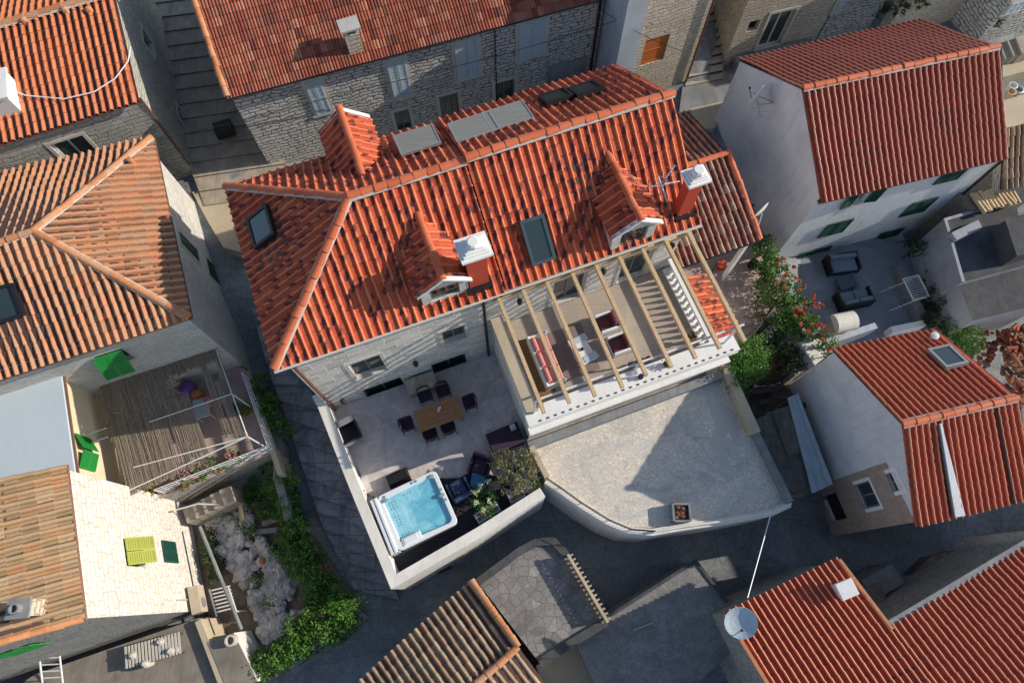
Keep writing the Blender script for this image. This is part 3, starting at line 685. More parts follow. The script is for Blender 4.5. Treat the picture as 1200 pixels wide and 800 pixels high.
# walls
c=[V2(.25,.25),V2(LV-.25,.25),V2(LV-.25,WV-.25),V2(.25,WV-.25)]
wS,wE_,wN,wW=Wall(c[0],c[1]),Wall(c[1],c[2]),Wall(c[2],c[3]),Wall(c[3],c[0])
wins=[wS.rect((419,444),(444,415)),wS.rect((435,472),(469,441)),wS.rect((521,403),(544,380)),wS.rect((510,442),(545,413))]
wins=[(a0,b0,c0,min(d0,5.2) if c0>2.5 else d0) for a0,b0,c0,d0 in wins]
TF=2.75
doors=[wS.rect((646,356),(686,330)),wS.rect((721,334),(763,302))]
doors=[(a0,b0,TF+.02,TF+2.15) for a0,b0,c0,d0 in doors]
wS.ops=wins+doors
mb=MB(); wS.build(mb,-5,6.24); wE_.build(mb,-5,6.3,(TM-.25,ZR+.02)); wN.build(mb,-5,6.24); wW.build(mb,-5,6.24); mb.build('wall','villa_wall',villa)
for r in wins: window(wS,r,villa,'frame_g',.22,1,surround='stone_trim')
for r in doors:
    p=window(wS,r,villa,'frame_g',.24,1,None,'stone_trim',name='terrace_door')
# cornice + gutter
mb=MB(); wS.obox(mb,-.2,wS.L+.2,6.0,6.13,.0,.18); mb.build('cornice','stone_trim',villa)
mb=MB(); mb.tube([V(-.05,-.07,6.12),V(LV+.05,-.07,6.16)],.055,8); mb.build('gutter','stone_trim',villa)
mb=MB(); p0=V(SS-.15,-.06,6.1); q=wS.hit(566,357); q2=wS.hit(568,423)
mb.tube([p0,p0-UP*.12,wS.pt(q[0]+.1,5.75,.1),wS.pt(q[0],5.45,.09),wS.pt(q[0],.1,.09)],.055,8); mb.build('downpipe','metal_d',villa)
mb=MB(); mb.tube([V(.35,-.05,6.1),wS.pt(.16,5.9,.09),wS.pt(.16,.05,.09)],.055,8); mb.build('downpipe','copper',villa)
# east corner buttress strip (white diagonal bracket under beam)
# dormers -------------------------------------------------------
def dormer(meet,front,n0,sl,fr,half,hgt,win,sgn):
    "meet/front pixels of the dormer ridge; sgn -1 front slope, +1 back slope"
    m=onplane(*meet,V(0,0 if sgn<0 else WV,ZE),n0); z=m.z; f=P(*front,z); s,tm=toV(m); s2,tf=toV(f); s=(s+s2)/2; m=V(s,tm,z); f=V(s,tf,z)
    ze=z-hgt
    def ts(zz): return (zz-ZE)/(ZR-ZE)*TM if sgn<0 else WV-(zz-ZE)/(ZR-ZE)*TM
    o=sgn*.12   # roof overhang beyond the front wall
    L,Rr=V(s-half,tf+o,ze),V(s+half,tf+o,ze)
    mL,mR=V(s-half,ts(ze),ze),V(s+half,ts(ze),ze); fo=V(s,tf+o,z)
    body=MB(); zb=ZE-.3+.0
    hw=half-.1; w=Wall(V2(s-hw,tf),V2(s+hw,tf)) if sgn<0 else Wall(V2(s+hw,tf),V2(s-hw,tf))
    zb=fz(tf if tf>0 else 0)-.15 if sgn<0 else fz(min(tf,WV))-.15
    ww=.62*hw; w.ops=[(w.L/2-ww,w.L/2+ww,zb+.28,ze-.02)]
    w.build(body,zb,ze+.03,(w.L/2,z-.1),depth=.12)
    for sx in (-1,1):
        body.poly([V(s+sx*hw,tf,zb),V(s+sx*hw,tf,ze+.03),V(s+sx*hw,ts(ze),ze+.03)])
    d=body.build('dormer','brick_pale' if sgn<0 else 'plaster_white',villa)
    # coping edge
    mb=MB()
    for sx in (-1,1):
        p=V(s+sx*(half+.02),tf+o*1.1,ze-.03); q=V(s,tf+o*1.1,z+.0); mb.obox(p,q-p,vN*(-sgn*.14),UP*.09)
    mb.build('gable_trim','white',d)
    r=MB(); roof_poly(r,[L,fo,m,mL],mL,L,'villa',over=.03); roof_poly(r,[Rr,fo,m,mR],Rr,mR,'villa',over=.03); r.build('dormer_roof',['t_villa','under'],d)
    a=MB();mm=MB(); ridge(a,mm,fo+UP*.03,m+UP*.03,.12); a.build('ridge_tiles','cap_villa',d)
    o_=w.ops[0]; mb=MB(); w.obox(mb,o_[0],o_[1],o_[2],o_[3],-.14,-.1); mb.build('dormer_window','glass',d)
    mb=MB(); t=.05
    for q_ in ((o_[0],o_[0]+t,o_[2],o_[3]),(o_[1]-t,o_[1],o_[2],o_[3]),(o_[0]+t,o_[1]-t,o_[3]-t,o_[3]),(o_[0]+t,o_[1]-t,o_[2],o_[2]+t)): w.obox(mb,*q_,-.1,-.05)
    mb.build('window_frame','frame_g',d)
    return d
dormer((489,252),(519,325),nF,slF,1,.85,.62,None,-1)
dormer((710,180),(751,256),nF,slF,1,.85,.62,None,-1)
dormer((426,206),(398,131),nB,slB,1,.85,.75,None,1)
# chimneys ------------------------------------------------------
def chimney(base,top,w=.62,cw=.95,mat='red'):
    b=onplane(*base,V(0,0,ZE),nF); zt=b.z
    best=min((b.z+i*.02 for i in range(200)),key=lambda z:(P2(*top,z)-Vector((b.x,b.y))).length); zt=best
    mb=MB(); mb.box((b.x,b.y,b.z-.5),w,w*.8,zt-.28-b.z+.5,ANG); c=mb.build('chimney',mat,villa)
    mb=MB(); mb.box((b.x,b.y,b.z-.35),w+.2,w*.8+.25,.42,ANG); mb.build('flashing','metal_d',c)
    mb=MB()
    mb.box((b.x,b.y,zt-.3),cw,cw*.85,.09,ANG)
    for k,(sz,h) in enumerate(((.8,.07),(.64,.07),(.48,.07))): mb.box((b.x,b.y,zt-.21+k*.07),cw*sz,cw*.8*sz,h,ANG)
    mb.lathe((b.x,b.y,zt),[(.2,0),(.2,.1),(.15,.14)],10); mb.build('chimney_cap','white',c)
chimney((559,327),(553,286)); chimney((798,247),(811,199),.46,.75)
# skylights and solar panels
def skyl(px,n,e,up,a,b,base,name='skylight',mat='glass',fr='metal_d'):
    mb=MB(); c=slab_on(mb,px,base,e,up,n,a-.12,b-.12,.06,.115); s=mb.build(name,mat,villa)
    mb=MB(); 
    for (da,db,sa,sb) in ((-a/2+.05,0,.1,b),(a/2-.05,0,.1,b),(0,-b/2+.05,a-.2,.1),(0,b/2-.05,a-.2,.1)):
        o=c+e*(da-sa/2)+up*(db-sb/2)+n*.03; mb.obox(o,e*sa,up*sb,n*.18)
    mb.build('frame',fr,s)
M['skyframe']=m_plain('slate_blue_frame',(.05,.085,.11),.4)
skyl((629,281),nF,vE,slF,.80,1.45,V(0,0,ZE+RISE+.03),fr='skyframe')
hipU=(apx-(V(0,TM,ZE))).normalized(); nH=(-vN).cross(hipU).normalized()
skyl((310,267),nH if nH.z>0 else -nH,vN,hipU,1.15,.95,V(0,0,ZE),fr='metal_d')
skyl((652,118),nB,vE,slB,.98,.95,V(0,WV,ZE+RISE+.03)); skyl((687,109),nB,vE,slB,.98,.95,V(0,WV,ZE+RISE+.03))
for px,a_,b_ in (((489,165),1.35,1.15),((555,150),1.45,1.15),((595,137),1.45,1.15)):
    mb=MB(); c=onplane(*px,V(0,WV,ZE+.3),nB); u2=(slB+UP*-.25).normalized(); n2=(-vE).cross(u2).normalized(); n2=n2 if n2.z>0 else -n2
    mb.obox(c-vE*(a_/2-.02)-u2*(b_/2-.02),vE*(a_-.04),u2*(b_-.04),n2*.06); s=mb.build('solar_panel','solar',villa)
    mb=MB()
    for (da,db,sa,sb) in ((-a_/2+.02,0,.04,b_),(a_/2-.02,0,.04,b_),(0,-b_/2+.02,a_-.08,.04),(0,b_/2-.02,a_-.08,.04)): mb.obox(c+vE*(da-sa/2)+u2*(db-sb/2)-n2*.02,vE*sa,u2*sb,n2*.095)
    mb.build('frame','metal',s)
    mb=MB()
    for k in (-.35,.35):
        for j in (-.4,.4): p=c+vE*a_*k+u2*b_*j; mb.tube([p,p-nB*.4],.025,5)
    mb.build('bracket','metal',s)
# wall lanterns
for px in ((609,353),(707,318),(787,288),(487,426),(402,470)):
    u,z=wS.hit(*px,.15); b=wS.pt(u,z,0)
    mb=MB(); nn=Vector((wS.n.x,wS.n.y,0)); mb.tube([b+UP*.1,b+UP*.12+nn*.15],.015,5); mb.lathe(b+nn*.17-UP*.14,[(.03,0),(.09,.04),(.08,.2),(.11,.22),(.03,.3)],8); mb.build('wall_lantern','metal_d',villa)
# ================================================================ PATIO
GZ=-6.
wpts=[P2(*p,1.0) for p in ((378,476),(411,560),(461,681),(560,624),(636,576))]
pat=[V2(.3,.24),V2(7.02,.24),V2(7.02,-3.75),wpts[4],wpts[3],wpts[2],wpts[1],wpts[0]]
mb=MB(); mb.prism(pat,GZ,0,0); mb.build('patio_floor','patio',kind='structure')
mb=MB(); mb.path([wpts[0]+Vector((-.3,.5))]+wpts,.36,GZ+1.2,.95,0,1); o=mb.build('parapet_wall',['plaster_white','coping'],label='white parapet wall wrapping the hot tub patio above the lane',cat='wall')
mb=MB(); dk=[wpts[1]+vN.to_2d()*.5+Vector((.15,0)),wpts[2],P2(618,590,0),P2(560,600,0),P2(546,560,0),P2(437,596,0)]
dk=[P2(432,606,0),P2(463,676,0),P2(628,582,0),P2(560,548,0),P2(538,560,0),P2(510,560,0)]
mb.prism(dk,-.2,.05); mb.build('patio_deck','deck',kind='structure')
# hot tub
tc=V(2.3,-4.72,0); ta=ANG+math.radians(5)
tub=thing('hot_tub','white square hot tub full of turquoise water on the patio','hot tub',tc,ta)
W_,D_,HT=2.32,2.12,.88
def rr(w,d,r,n=6,z=0):
    out=[]
    for cx,cy,a0 in ((w/2-r,d/2-r,0),(-w/2+r,d/2-r,90),(-w/2+r,-d/2+r,180),(w/2-r,-d/2+r,270)):
        for k in range(n+1): t=math.radians(a0+90*k/n); out.append((cx+r*math.cos(t),cy+r*math.sin(t),z))
    return out
def wavy(w,d,z,amp,n=56,ph=0):
    out=[]
    for k in range(n):
        t=2*math.pi*k/n; c_,s_=math.cos(t),math.sin(t); e_=.32
        x=w/2*math.copysign(abs(c_)**e_,c_); y=d/2*math.copysign(abs(s_)**e_,s_); q=1-amp*(.5+.5*math.cos(5*t+ph))*(.6+.4*math.cos(3*t+1))
        out.append((x*q,y*q,z))
    return out
def loft(mb,rings,mi=0,cap=False):
    n=len(rings[0]); v=[p for r in rings for p in r]; f=[]
    for i in range(len(rings)-1):
        for k in range(n): k2=(k+1)%n; f.append((i*n+k,i*n+k2,(i+1)*n+k2,(i+1)*n+k))
    if cap: f.append(tuple(range((len(rings)-1)*n,len(rings)*n)))
    mb.add(v,f,mi)
mb=MB(); n_=28; o1=rr(W_-.06,D_-.06,.16); o2=rr(W_-.06,D_-.06,.16,z=HT-.1); loft(mb,[o1,o2]); mb.build('cabinet','frame_g',tub,local=True)
def rsm(f,w,d,r,z): return [(x,y,z) for x,y,_ in f(w,d,r,13,z)]
mb=MB()
outer=rr(W_,D_,.2,13,HT-.12)
def scale(r,k,z): return [(x*k,y*k,z) for x,y,_ in r]
i0=wavy(W_-.34,D_-.34,HT-.03,.05,56)
# reorder wavy rings to start at the same angle as rr ring (0 deg)
ring=[outer,scale(outer,1.0,HT-.03),scale(outer,.985,HT)]
inner=[];n_=56
base=rr(W_,D_,.2,13,HT)
for k,(x,y,_) in enumerate(base):
    t=math.atan2(y,x); q=1-.055*(.5+.5*math.cos(6*t+.6))-.03*math.cos(3*t+.4)
    inner.append((x*.88*q,y*.87*q,HT))
ring+=[inner,scale(inner,.97,HT-.06),scale(inner,.955,HT-.22)]
seat=[(x*.93,y*.93,HT-.36) for x,y,_ in inner]; s2=[(x*.60+.12,y*.58-.05,HT-.38) for x,y,_ in inner]; foot=[(x*.54+.12,y*.50-.05,HT-.66) for x,y,_ in inner]
ring+=[seat,s2,foot]; loft(mb,ring,0,True); mb.build('shell','shell',tub,local=True,smooth=False)
mw,nt,b=newmat('pool_water'); a_=nz(nt,objc(nt),2.2,3,.6,1.2); b_=nz(nt,objc(nt),9,2)
nt.links.new(ramp(nt,a_.outputs[0],[(.3,(.08,.55,.80)),(.7,(.34,.84,.97))]),b.inputs['Base Color']); b.inputs['Roughness'].default_value=.05; b.inputs['Alpha'].default_value=.62; bump(nt,b,b_.outputs[0],.15,.02); M['water']=mw
mb=MB(); mb.poly([(x*.975,y*.975,HT-.12) for x,y,_ in inner]); mb.build('water','water',tub,local=True)
mb=MB()
for (cx,cy,nx,ny,st) in ((-.72,.55,3,3,.11),(-.1,.72,3,1,.12),(.5,.72,3,2,.1),(-.75,-.05,2,4,.11),(-.68,-.62,3,2,.11),(.78,.1,1,3,.12)):
    for i in range(nx):
        for j in range(ny): mb.lathe((cx+(i-(nx-1)/2)*st,cy+(j-(ny-1)/2)*st,HT-.125),[(.028,0),(.03,.012),(.015,.016)],8)
for p in ((.2,.97),(.35,.97),(-.9,.93),(1.06,.3),(1.07,-.1)): mb.lathe((p[0],p[1],HT-.002),[(.055,0),(.05,.02),(.02,.022)],10)
mb.build('jet','jet',tub,local=True)
mb=MB()
for (x,y) in ((-.95,.82),(.93,.9),(1.02,.1)): mb.lathe((x*.98,y*.98,HT-.01),[(.13,0),(.12,.04),(.05,.055)],12,sx=1,sy=.6)
mb.build('headrest','jet',tub,local=True)
mb=MB(); mb.cbox((-.55,-.83,HT-.02),.72,.3,.05,0,.03); mb.cbox((-.58,-.83,HT+.03),.5,.2,.02,0,.01); mb.build('filter_lid','shell',tub,local=True)
mb=MB(); mb.cbox((-W_/2-.20,0,.1),.13,D_*.98,.83,0,.03); mb.cbox((-W_/2-.055,0,.1),.13,D_*.98,.86,0,.03); mb.build('folded_cover','shell',tub,local=True)
mb=MB(); mb.tube([(-W_/2-.12,-D_/2-.05,.1),(-W_/2-.12,-D_/2-.08,.7),(-W_/2+.1,-D_/2-.05,.75)],.03); mb.tube([(-W_/2-.12,D_/2+.05,.1),(-W_/2-.12,D_/2+.08,.7)],.03); mb.build('cover_lifter','metal_d',tub,local=True)
c=P(466,559,.3); mb=MB(); mb.cbox((c.x,c.y,0.0),.85,.5,.18,ta); mb.cbox((c.x,c.y,.18),.8,.32,.18,ta); mb.build('tub_step','metal_d',label='dark step box on the patio behind the hot tub',cat='step')
# dining table + chairs
c=V(4.14,-1.6,0); t=thing('dining_table','long brown teak dining table on the stone patio','table',c,ANG)
mb=MB()
for k in range(5): mb.cbox((0,-.44+.088*2*k+.088,.72),1.74,.172,.035,0,.006)
mb.build('tabletop','teak',t,local=True)
for x in (-.78,.78):
    for y in (-.36,.36): mb=MB(); mb.cbox((x,y,0),.07,.07,.72); mb.build('leg','teak',t,local=True)
mb=MB(); mb.box((0,-.36,.63),1.49,.03,.09); mb.box((0,.36,.63),1.49,.03,.09); mb.build('apron','teak',t,local=True)
cc=P(514,481,.78); mb=MB(); mb.lathe((cc.x,cc.y,.757),[(.05,0),(.06,.05),(.055,.1),(.04,.1),(.035,.02)],10); mb.box((cc.x+.03,cc.y+.1,.757),.12,.08,.05,.4); mb.build('candle_holder','white',label='small white candle holder in the middle of the teak table',cat='candle holder')
def dining_chair():
    r=thing('dining_chair','x','chair',(0,0,0),0,'dark wicker chairs around the teak table')
    mb=MB(); mb.cbox((0,0,.42),.5,.48,.06,0,.02); mb.build('seat','purple',r,local=True)
    mb=MB(); pts=[(-.25,-.22),(-.27,.05),(-.22,.25),(0,.3),(.22,.25),(.27,.05),(.25,-.22)]
    mb.path(pts,.03,.48,[.64,.66,.8,.84,.8,.66,.64]); mb.build('backrest','wicker',r,local=True)
    for x,y in ((-.23,-.2),(.23,-.2),(-.23,.22),(.23,.22)): mb=MB(); mb.tube([(x*1.05,y*1.1,0),(x,y,.44)],.018,6); mb.build('leg','metal_d',r,local=True)
    return r
dc=dining_chair()
for i,(px,a_,lb) in enumerate(((((477,497)),90,'dark wicker dining chair at the left end of the teak table'),((550,471),-90,'dark wicker dining chair at the right end of the teak table'),((498,463),0,'dark dining chair on the house side of the teak table, nearer its left end'),((519,457),0,'dark dining chair on the house side of the teak table, nearer its right end'),((504,508),180,'dark dining chair on the hot tub side of the teak table, nearer its left end'),((525,500),180,'dark dining chair on the hot tub side of the teak table, nearer its right end'))):
    p=P(*px,.5); p.z=0
    if i==0: dc.location=p; dc.rotation_euler=(0,0,ANG+math.radians(a_)); dc['label']=lb
    else: dup(dc,p,ANG+math.radians(a_),lb)
# stone bench against wall
c=P(496,456,.8); b=V(*toV(c),0); mb=MB(); s_,t_=toV(c); b=V(s_,.25-.42,0); mb.cbox((b.x,b.y,0),1.1,.55,.62,ANG,.03); mb.cbox((b.x,b.y,.62),1.18,.62,.06,ANG,.015); mb.build('stone_bench','step',label='grey stone counter against the villa wall between two windows',cat='counter')
# barbecue
c=P(407,507,.7); g=thing('barbecue','dark open box barbecue cart in the patio corner','barbecue',(c.x,c.y,0),ANG+.12)
mb=MB(); 
for x,y,sx,sy in ((-.42,0,.06,.7),(.42,0,.06,.7),(0,-.38,.9,.06),(0,.38,.9,.06)): mb.box((x,y,.35),sx,sy,.5)
mb.box((0,0,.35),.84,.7,.05); mb.build('firebox','metal_d',g,local=True)
mb=MB(); mb.cbox((0,.42,.78),.95,.24,.08,0,.02); mb.cbox((0,-.44,.75),.95,.14,.04); mb.build('shelf','concrete',g,local=True)
mb=MB()
for k in range(10): mb.tube([(-.4+.088*k,-.35,.6),(-.4+.088*k,.35,.6)],.008,4)
mb.build('grill_grate','metal_d',g,local=True)
for x in (-.4,.4):
    for y in (-.42,.42): mb=MB(); mb.tube([(x,y,0),(x,y,.78)],.02); mb.build('leg','metal',g,local=True)
# storage box by terrace wall
c=P(592,514,.35); mb=MB(); mb.cbox((c.x,c.y,0.0),1.25,.78,.5,ANG+.05,.04); mb.cbox((c.x,c.y,.5),1.3,.83,.06,ANG+.05,.03); mb.build('storage_box','purple',label='dark aubergine storage box beside the raised terrace wall',cat='box')
c=P(601,499,.9); mb=MB(); mb.cbox((c.x,c.y,.57),.2,.2,.28,ANG,.02); mb.lathe((c.x,c.y,.85),[(.06,0),(.05,.06)],8); mb.build('lantern','blueshut',label='small pale blue lantern above the dark storage box',cat='lantern')
# lounge armchairs
def lounge(label,px,ang,mat):
    p=P(*px,.4); r=thing('lounge_chair',label,'armchair',(p.x,p.y,0),ang,'upholstered lounge chairs beside the hot tub')
    mb=MB(); mb.cbox((0,0,.1),.72,.75,.2,0,.03); mb.build('frame','metal_d',r,local=True)
    mb=MB(); mb.cbox((0,-.04,.3),.56,.62,.14,0,.04); mb.build('seat_cushion',mat,r,local=True)
    mb=MB(); mb.cbox((0,.34,.3),.66,.14,.5,0,.04); mb.build('backrest',mat,r,local=True)
    for x in (-.36,.36): mb=MB(); mb.cbox((x,0,.28),.09,.74,.27,0,.02); mb.build('armrest',mat,r,local=True)
lounge('navy blue lounge chair next to the hot tub',(538,573),ANG+math.radians(180+8),'navy')
lounge('dark aubergine lounge chair turned towards the olive bush',(563,545),ANG+math.radians(-40),'purple')
c=P(560,563,.4); mb=MB(); mb.cbox((c.x,c.y,.36),.52,.52,.05,ANG-.5,.01)
for a_ in range(4): 
    q=Vector((c.x,c.y,0))+Matrix.Rotation(ANG-.5+a_*math.pi/2,3,'Z')@Vector((.2,.2,0)); mb.tube([q,q+UP*.37],.018)
mb.build('side_table','bluetop',label='low bright blue side table between the lounge chairs',cat='side table')
# planters
def planter(px,a_,b_,h,lb,ang=ANG+.12,z=0,mat='plaster_blue'):
    c=P(*px,h+z); mb=MB(); mb.cbox((c.x,c.y,z),a_,b_,h,ang,.02,0); mb.box((c.x,c.y,z+h-.03),a_-.12,b_-.12,.034,ang,1)
    return mb.build('planter',[mat,'soil'],label=lb,cat='planter'),Vector((c.x,c.y,z+h))
_,c=planter((571,600),.95,.38,.5,'long pale rectangular planter with white hydrangeas',ANG+.2)
pl=thing('hydrangea','leafy hydrangea with white flower heads in the pale planter','plant',c)
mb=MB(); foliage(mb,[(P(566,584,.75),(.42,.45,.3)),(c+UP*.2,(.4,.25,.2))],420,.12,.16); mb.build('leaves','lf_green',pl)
for px in ((572,563),(563,569),(561,575),(573,587),(558,589),(566,597),(555,576)):
    mb=MB(); q=P(*px,1.02); foliage(mb,[(q,(.08,.08,.07))],90,.05,.05); mb.build('flower_head','petal_w',pl)
_,c=planter((604,578),.6,.5,.55,'square pale planter below the olive bush by the parapet')
ol=thing('olive_bush','bushy silvery olive tree beside the patio parapet','tree',P(604,556,0))
q=P(604,556,0); mb=MB()
for k in range(7):
    a_=k*.9; mb.tube([q+UP*.1,q+Vector((.12*math.cos(a_),.12*math.sin(a_),.7)),q+Vector((.5*math.cos(a_),.5*math.sin(a_),1.5))],[.05,.035,.01],5)
mb.build('trunk','wicker',ol)
mb=MB(); foliage(mb,[(P(603,548,1.3),(.75,.7,.55)),(P(588,540,1.1),(.5,.4,.35)),(P(617,556,1.2),(.5,.5,.45)),(P(600,570,1.),(.5,.35,.35)),(P(618,538,1.2),(.35,.4,.3))],3000,.085,.13); mb.build('crown','lf_olive',ol)
for i,(px,rx,mt_,lb) in enumerate((((420,578),.22,'lf_olive','wispy grey green pot plant against the inner parapet'),((392,505),.15,'lf_dark','small dark pot plant in the corner behind the barbecue'),((629,566),.2,'lf_green','small leafy pot plant where the parapet meets the cement terrace'))):
    q=P(*px,.4); r=thing('potted_plant',lb,'plant',(q.x,q.y,0)); mb=MB(); mb.lathe((q.x,q.y,0),[(.1,0),(.15,.28),(.12,.29)],10); mb.build('pot','pot' if i else 'concrete',r); mb=MB(); foliage(mb,[(Vector((q.x,q.y,.5)),(rx,rx,.25))],200,.08,.08); mb.build('leaves',mt_,r)
mb=MB(); cxy=V(.62,-2.6,0); mb.tube([V(.45,-1.9,.02),V(.6,-2.6,.02),V(.5,-3.2,.02),V(.75,-3.5,.02)],.025,5); mb.build('garden_hose','frame_g',label='thin grey green hose lying along the inside of the left parapet',cat='hose')
# ================================================================ PERGOLA TERRACE
S0,S1,T0=7.0,14.45,-3.66
mb=MB(); mb.prism([V2(S0+.02,.2),V2(S1,.2),V2(S1,T0+.02),V2(S0+.02,T0+.02)],GZ,TF-.006,0); ter=mb.build('raised_terrace','villa_wall',label='stone built raised terrace with white cornice beneath the timber pergola',cat='terrace',origin=V(10,-2,0))
mb=MB(); mb.prism([V2(S0+.3,.22),V2(S1-.1,.22),V2(S1-.1,T0+.4),V2(S0+.3,T0+.4)],TF-.004,TF+.01); mb.build('floor_tiles','terrfloor',ter)
mb=MB(); mb.path([V2(S0+.17,.2),V2(S0+.17,T0+.2)],.34,TF-.1,3.6); mb.path([V2(S0+.17,.2),V2(S0+.17,T0+.2)],.42,3.6,3.68,1); mb.build('side_parapet',['villa_wall','sand'],ter)
mb=MB(); mb.path([V2(S0-.05,T0+.17),V2(S1+.2,T0+.17)],.36,TF-.3,3.5); mb.path([V2(S0-.12,T0+.1),V2(S1+.28,T0+.1)],.62,3.5,3.62); mb.path([V2(S0-.08,T0+.0),V2(S1+.24,T0+.0)],.55,2.4,2.52)
mb.path([V2(S0-.1,T0-.02),V2(S1+.26,T0-.02)],.42,3.32,3.42); mb.build('cornice','white',ter)
for k in range(27): mb=MB(); mb.box(V(S0+.3+k*.275,T0-.13,3.622),.10,.06,.012,ANG); mb.build('vent_slot','dkroof',ter)
mb=MB(); mb.path([V2(S0-.1,T0-.28),V2(S1+.5,T0-.28)],.3,.3,.75,0); mb.build('ledge','concrete',ter)
# white balustrade on the courtyard side
bal=thing('balustrade','white stone balustrade on the courtyard side of the raised terrace','balustrade',V(13.95,-1.6,TF))
mb=MB(); mb.path([V2(13.95,.15),V2(13.95,T0+.4)],.3,TF,TF+.13); mb.build('plinth','white',bal)
mb=MB(); mb.path([V2(13.95,.15),V2(13.95,T0+.4)],.26,TF+.82,TF+.93); mb.build('handrail','white',bal)
for k in range(13):
    q=V(13.95,-.12-k*.25,TF+.13); mb=MB(); mb.lathe(q,[(.07,0),(.07,.05),(.04,.08),(.085,.22),(.075,.3),(.035,.5),(.04,.6),(.07,.64),(.07,.69)],8); mb.build('baluster','white',bal)
# pergola
per=thing('pergola','open timber pergola of nine bare beams over the raised terrace','pergola',V(10.7,-1.9,TF))
for k in range(9):
    s=7.3+k*.862; mb=MB(); mb.obox(V(s-.06+R.gauss(0,.01),.24,5.28),vE*.115,V(0,-4.03+R.gauss(0,.05),0)-V(R.gauss(0,.015),.24,0),UP*.16); mb.build('beam','timber',per)
mb=MB(); mb.obox(V(7.1,-3.5,5.17),vE*7.4,vN*.05,UP*.10); mb.build('crossbeam','metal_w',per)
for s in (7.2,10.75,14.3): mb=MB(); mb.box(V(s,-3.47,3.6),.06,.06,1.58,ANG); mb.build('post','metal_w',per)
mb=MB(); mb.obox(V(7.1,.17,5.14),vE*7.2,vN*.07,UP*.13); mb.build('wall_plate','timber',per)
# furniture up there
mb=MB(); mb.box(V(7.95,-1.75,TF+.012),.75,2.3,.012,ANG); mb.build('rug','rug',label='brown rug behind the pink sofa on the raised terrace',cat='rug')
mb=MB(); mb.box(V(9.35,-1.65,TF+.013),1.5,1.9,.012,ANG); mb.build('rug','rug2',label='large taupe rug in front of the pink sofa',cat='rug')
def softseat(name,lb,cat,loc,ang,w,d,fm,cm,backc=True,n=1):
    r=thing(name,lb,cat,loc,ang)
    mb=MB(); mb.cbox((0,0,.12),w,d,.14,0,.02); 
    for x in (-w/2+.04,w/2-.04): mb.cbox((x,0,.0),.08,d,.56,0,.02)
    mb.cbox((0,d/2-.04,.0),w,.08,.62,0,.02); mb.build('frame',fm,r,local=True)
    for k in range(n):
        ww=(w-.18)/n; x=-w/2+.09+ww*(k+.5)
        mb=MB(); mb.cbox((x,-.05,.26),ww-.02,d-.16,.17,0,.05); mb.build('seat_cushion',cm[0],r,local=True)
        mb=MB(); mb.cbox((x,d/2-.17,.43),ww-.04,.17,.26,0,.05); mb.build('back_cushion',cm[1],r,local=True)
    return r
q=P(637,423,3.1); s_,t_=toV(q); softseat('sofa','long white framed sofa with coral pink cushions under the pergola','sofa',V(s_+.1,t_,TF),ANG+math.radians(90),1.95,.75,'white',('pink','pink'),n=3)
for px,lb in (((712,378),'white armchair with maroon cushions nearer the villa wall'),((727,403),'white armchair with maroon cushions nearer the terrace front')):
    q=P(*px,3.1); s_,t_=toV(q); softseat('armchair',lb,'armchair',V(s_,t_,TF),ANG+math.radians(-90),.72,.78,'white',('maroon','maroon'))
q=P(682,410,3.1); s_,t_=toV(q); ct=thing('coffee_table','pale coffee table with blue ends between sofa and armchairs','table',V(s_,t_,TF),ANG+math.radians(8))
mb=MB(); mb.cbox((0,0,.36),.62,1.05,.05); mb.build('tabletop','white',ct,local=True)
mb=MB(); mb.cbox((.12,-.38,.41),.55,.26,.02); mb.build('runner','blueshut',ct,local=True); mb=MB(); mb.cbox((.12,.38,.41),.55,.26,.02); mb.build('runner','blueshut',ct,local=True)
for x in (-.26,.26):
    for y in (-.45,.45): mb=MB(); mb.box((x,y,0),.05,.05,.36); mb.build('leg','white',ct,local=True)
mb=MB(); mb.box((0,0,.41),.08,.1,.1); mb.build('candle','metal_d',ct,local=True)
for px,z,sz,lb in (((781,427),3.6,.13,'small potted plant on the terrace cornice under the sixth beam'),((811,395),3.1,.16,'small potted plant at the corner of the balustrade')):
    q=P(*px,z+.1); r=thing('potted_plant',lb,'plant',(q.x,q.y,z)); mb=MB(); mb.lathe((q.x,q.y,z),[(.09,0),(.12,.14),(.1,.15)],10); mb.build('pot','pot',r); mb=MB(); foliage(mb,[(q+UP*.15,(sz,sz,sz))],120,.08,.06); mb.build('leaves','lf_green',r)
q=P(751,441,3.75); mb=MB(); mb.lathe((q.x,q.y,3.62),[(.07,0),(.1,.1),(.06,.16),(.09,.2)],10); mb.build('lamp','metal_d',label='small dark lamp on the white terrace cornice',cat='lamp')
for i,px in enumerate(((760,420),(748,424),(739,428))):
    q=P(*px,TF+.1); mb=MB(); mb.lathe((q.x,q.y,TF+.01),[(.08,0),(.1,.12),(.07,.16)],10); mb.build('pot','metal_d',label=('dark pot on the terrace floor, nearest the courtyard of three','dark pot on the terrace floor, middle one of three','dark pot on the terrace floor, nearest the sofa of three')[i],cat='pot',group='dark pots along the terrace front')
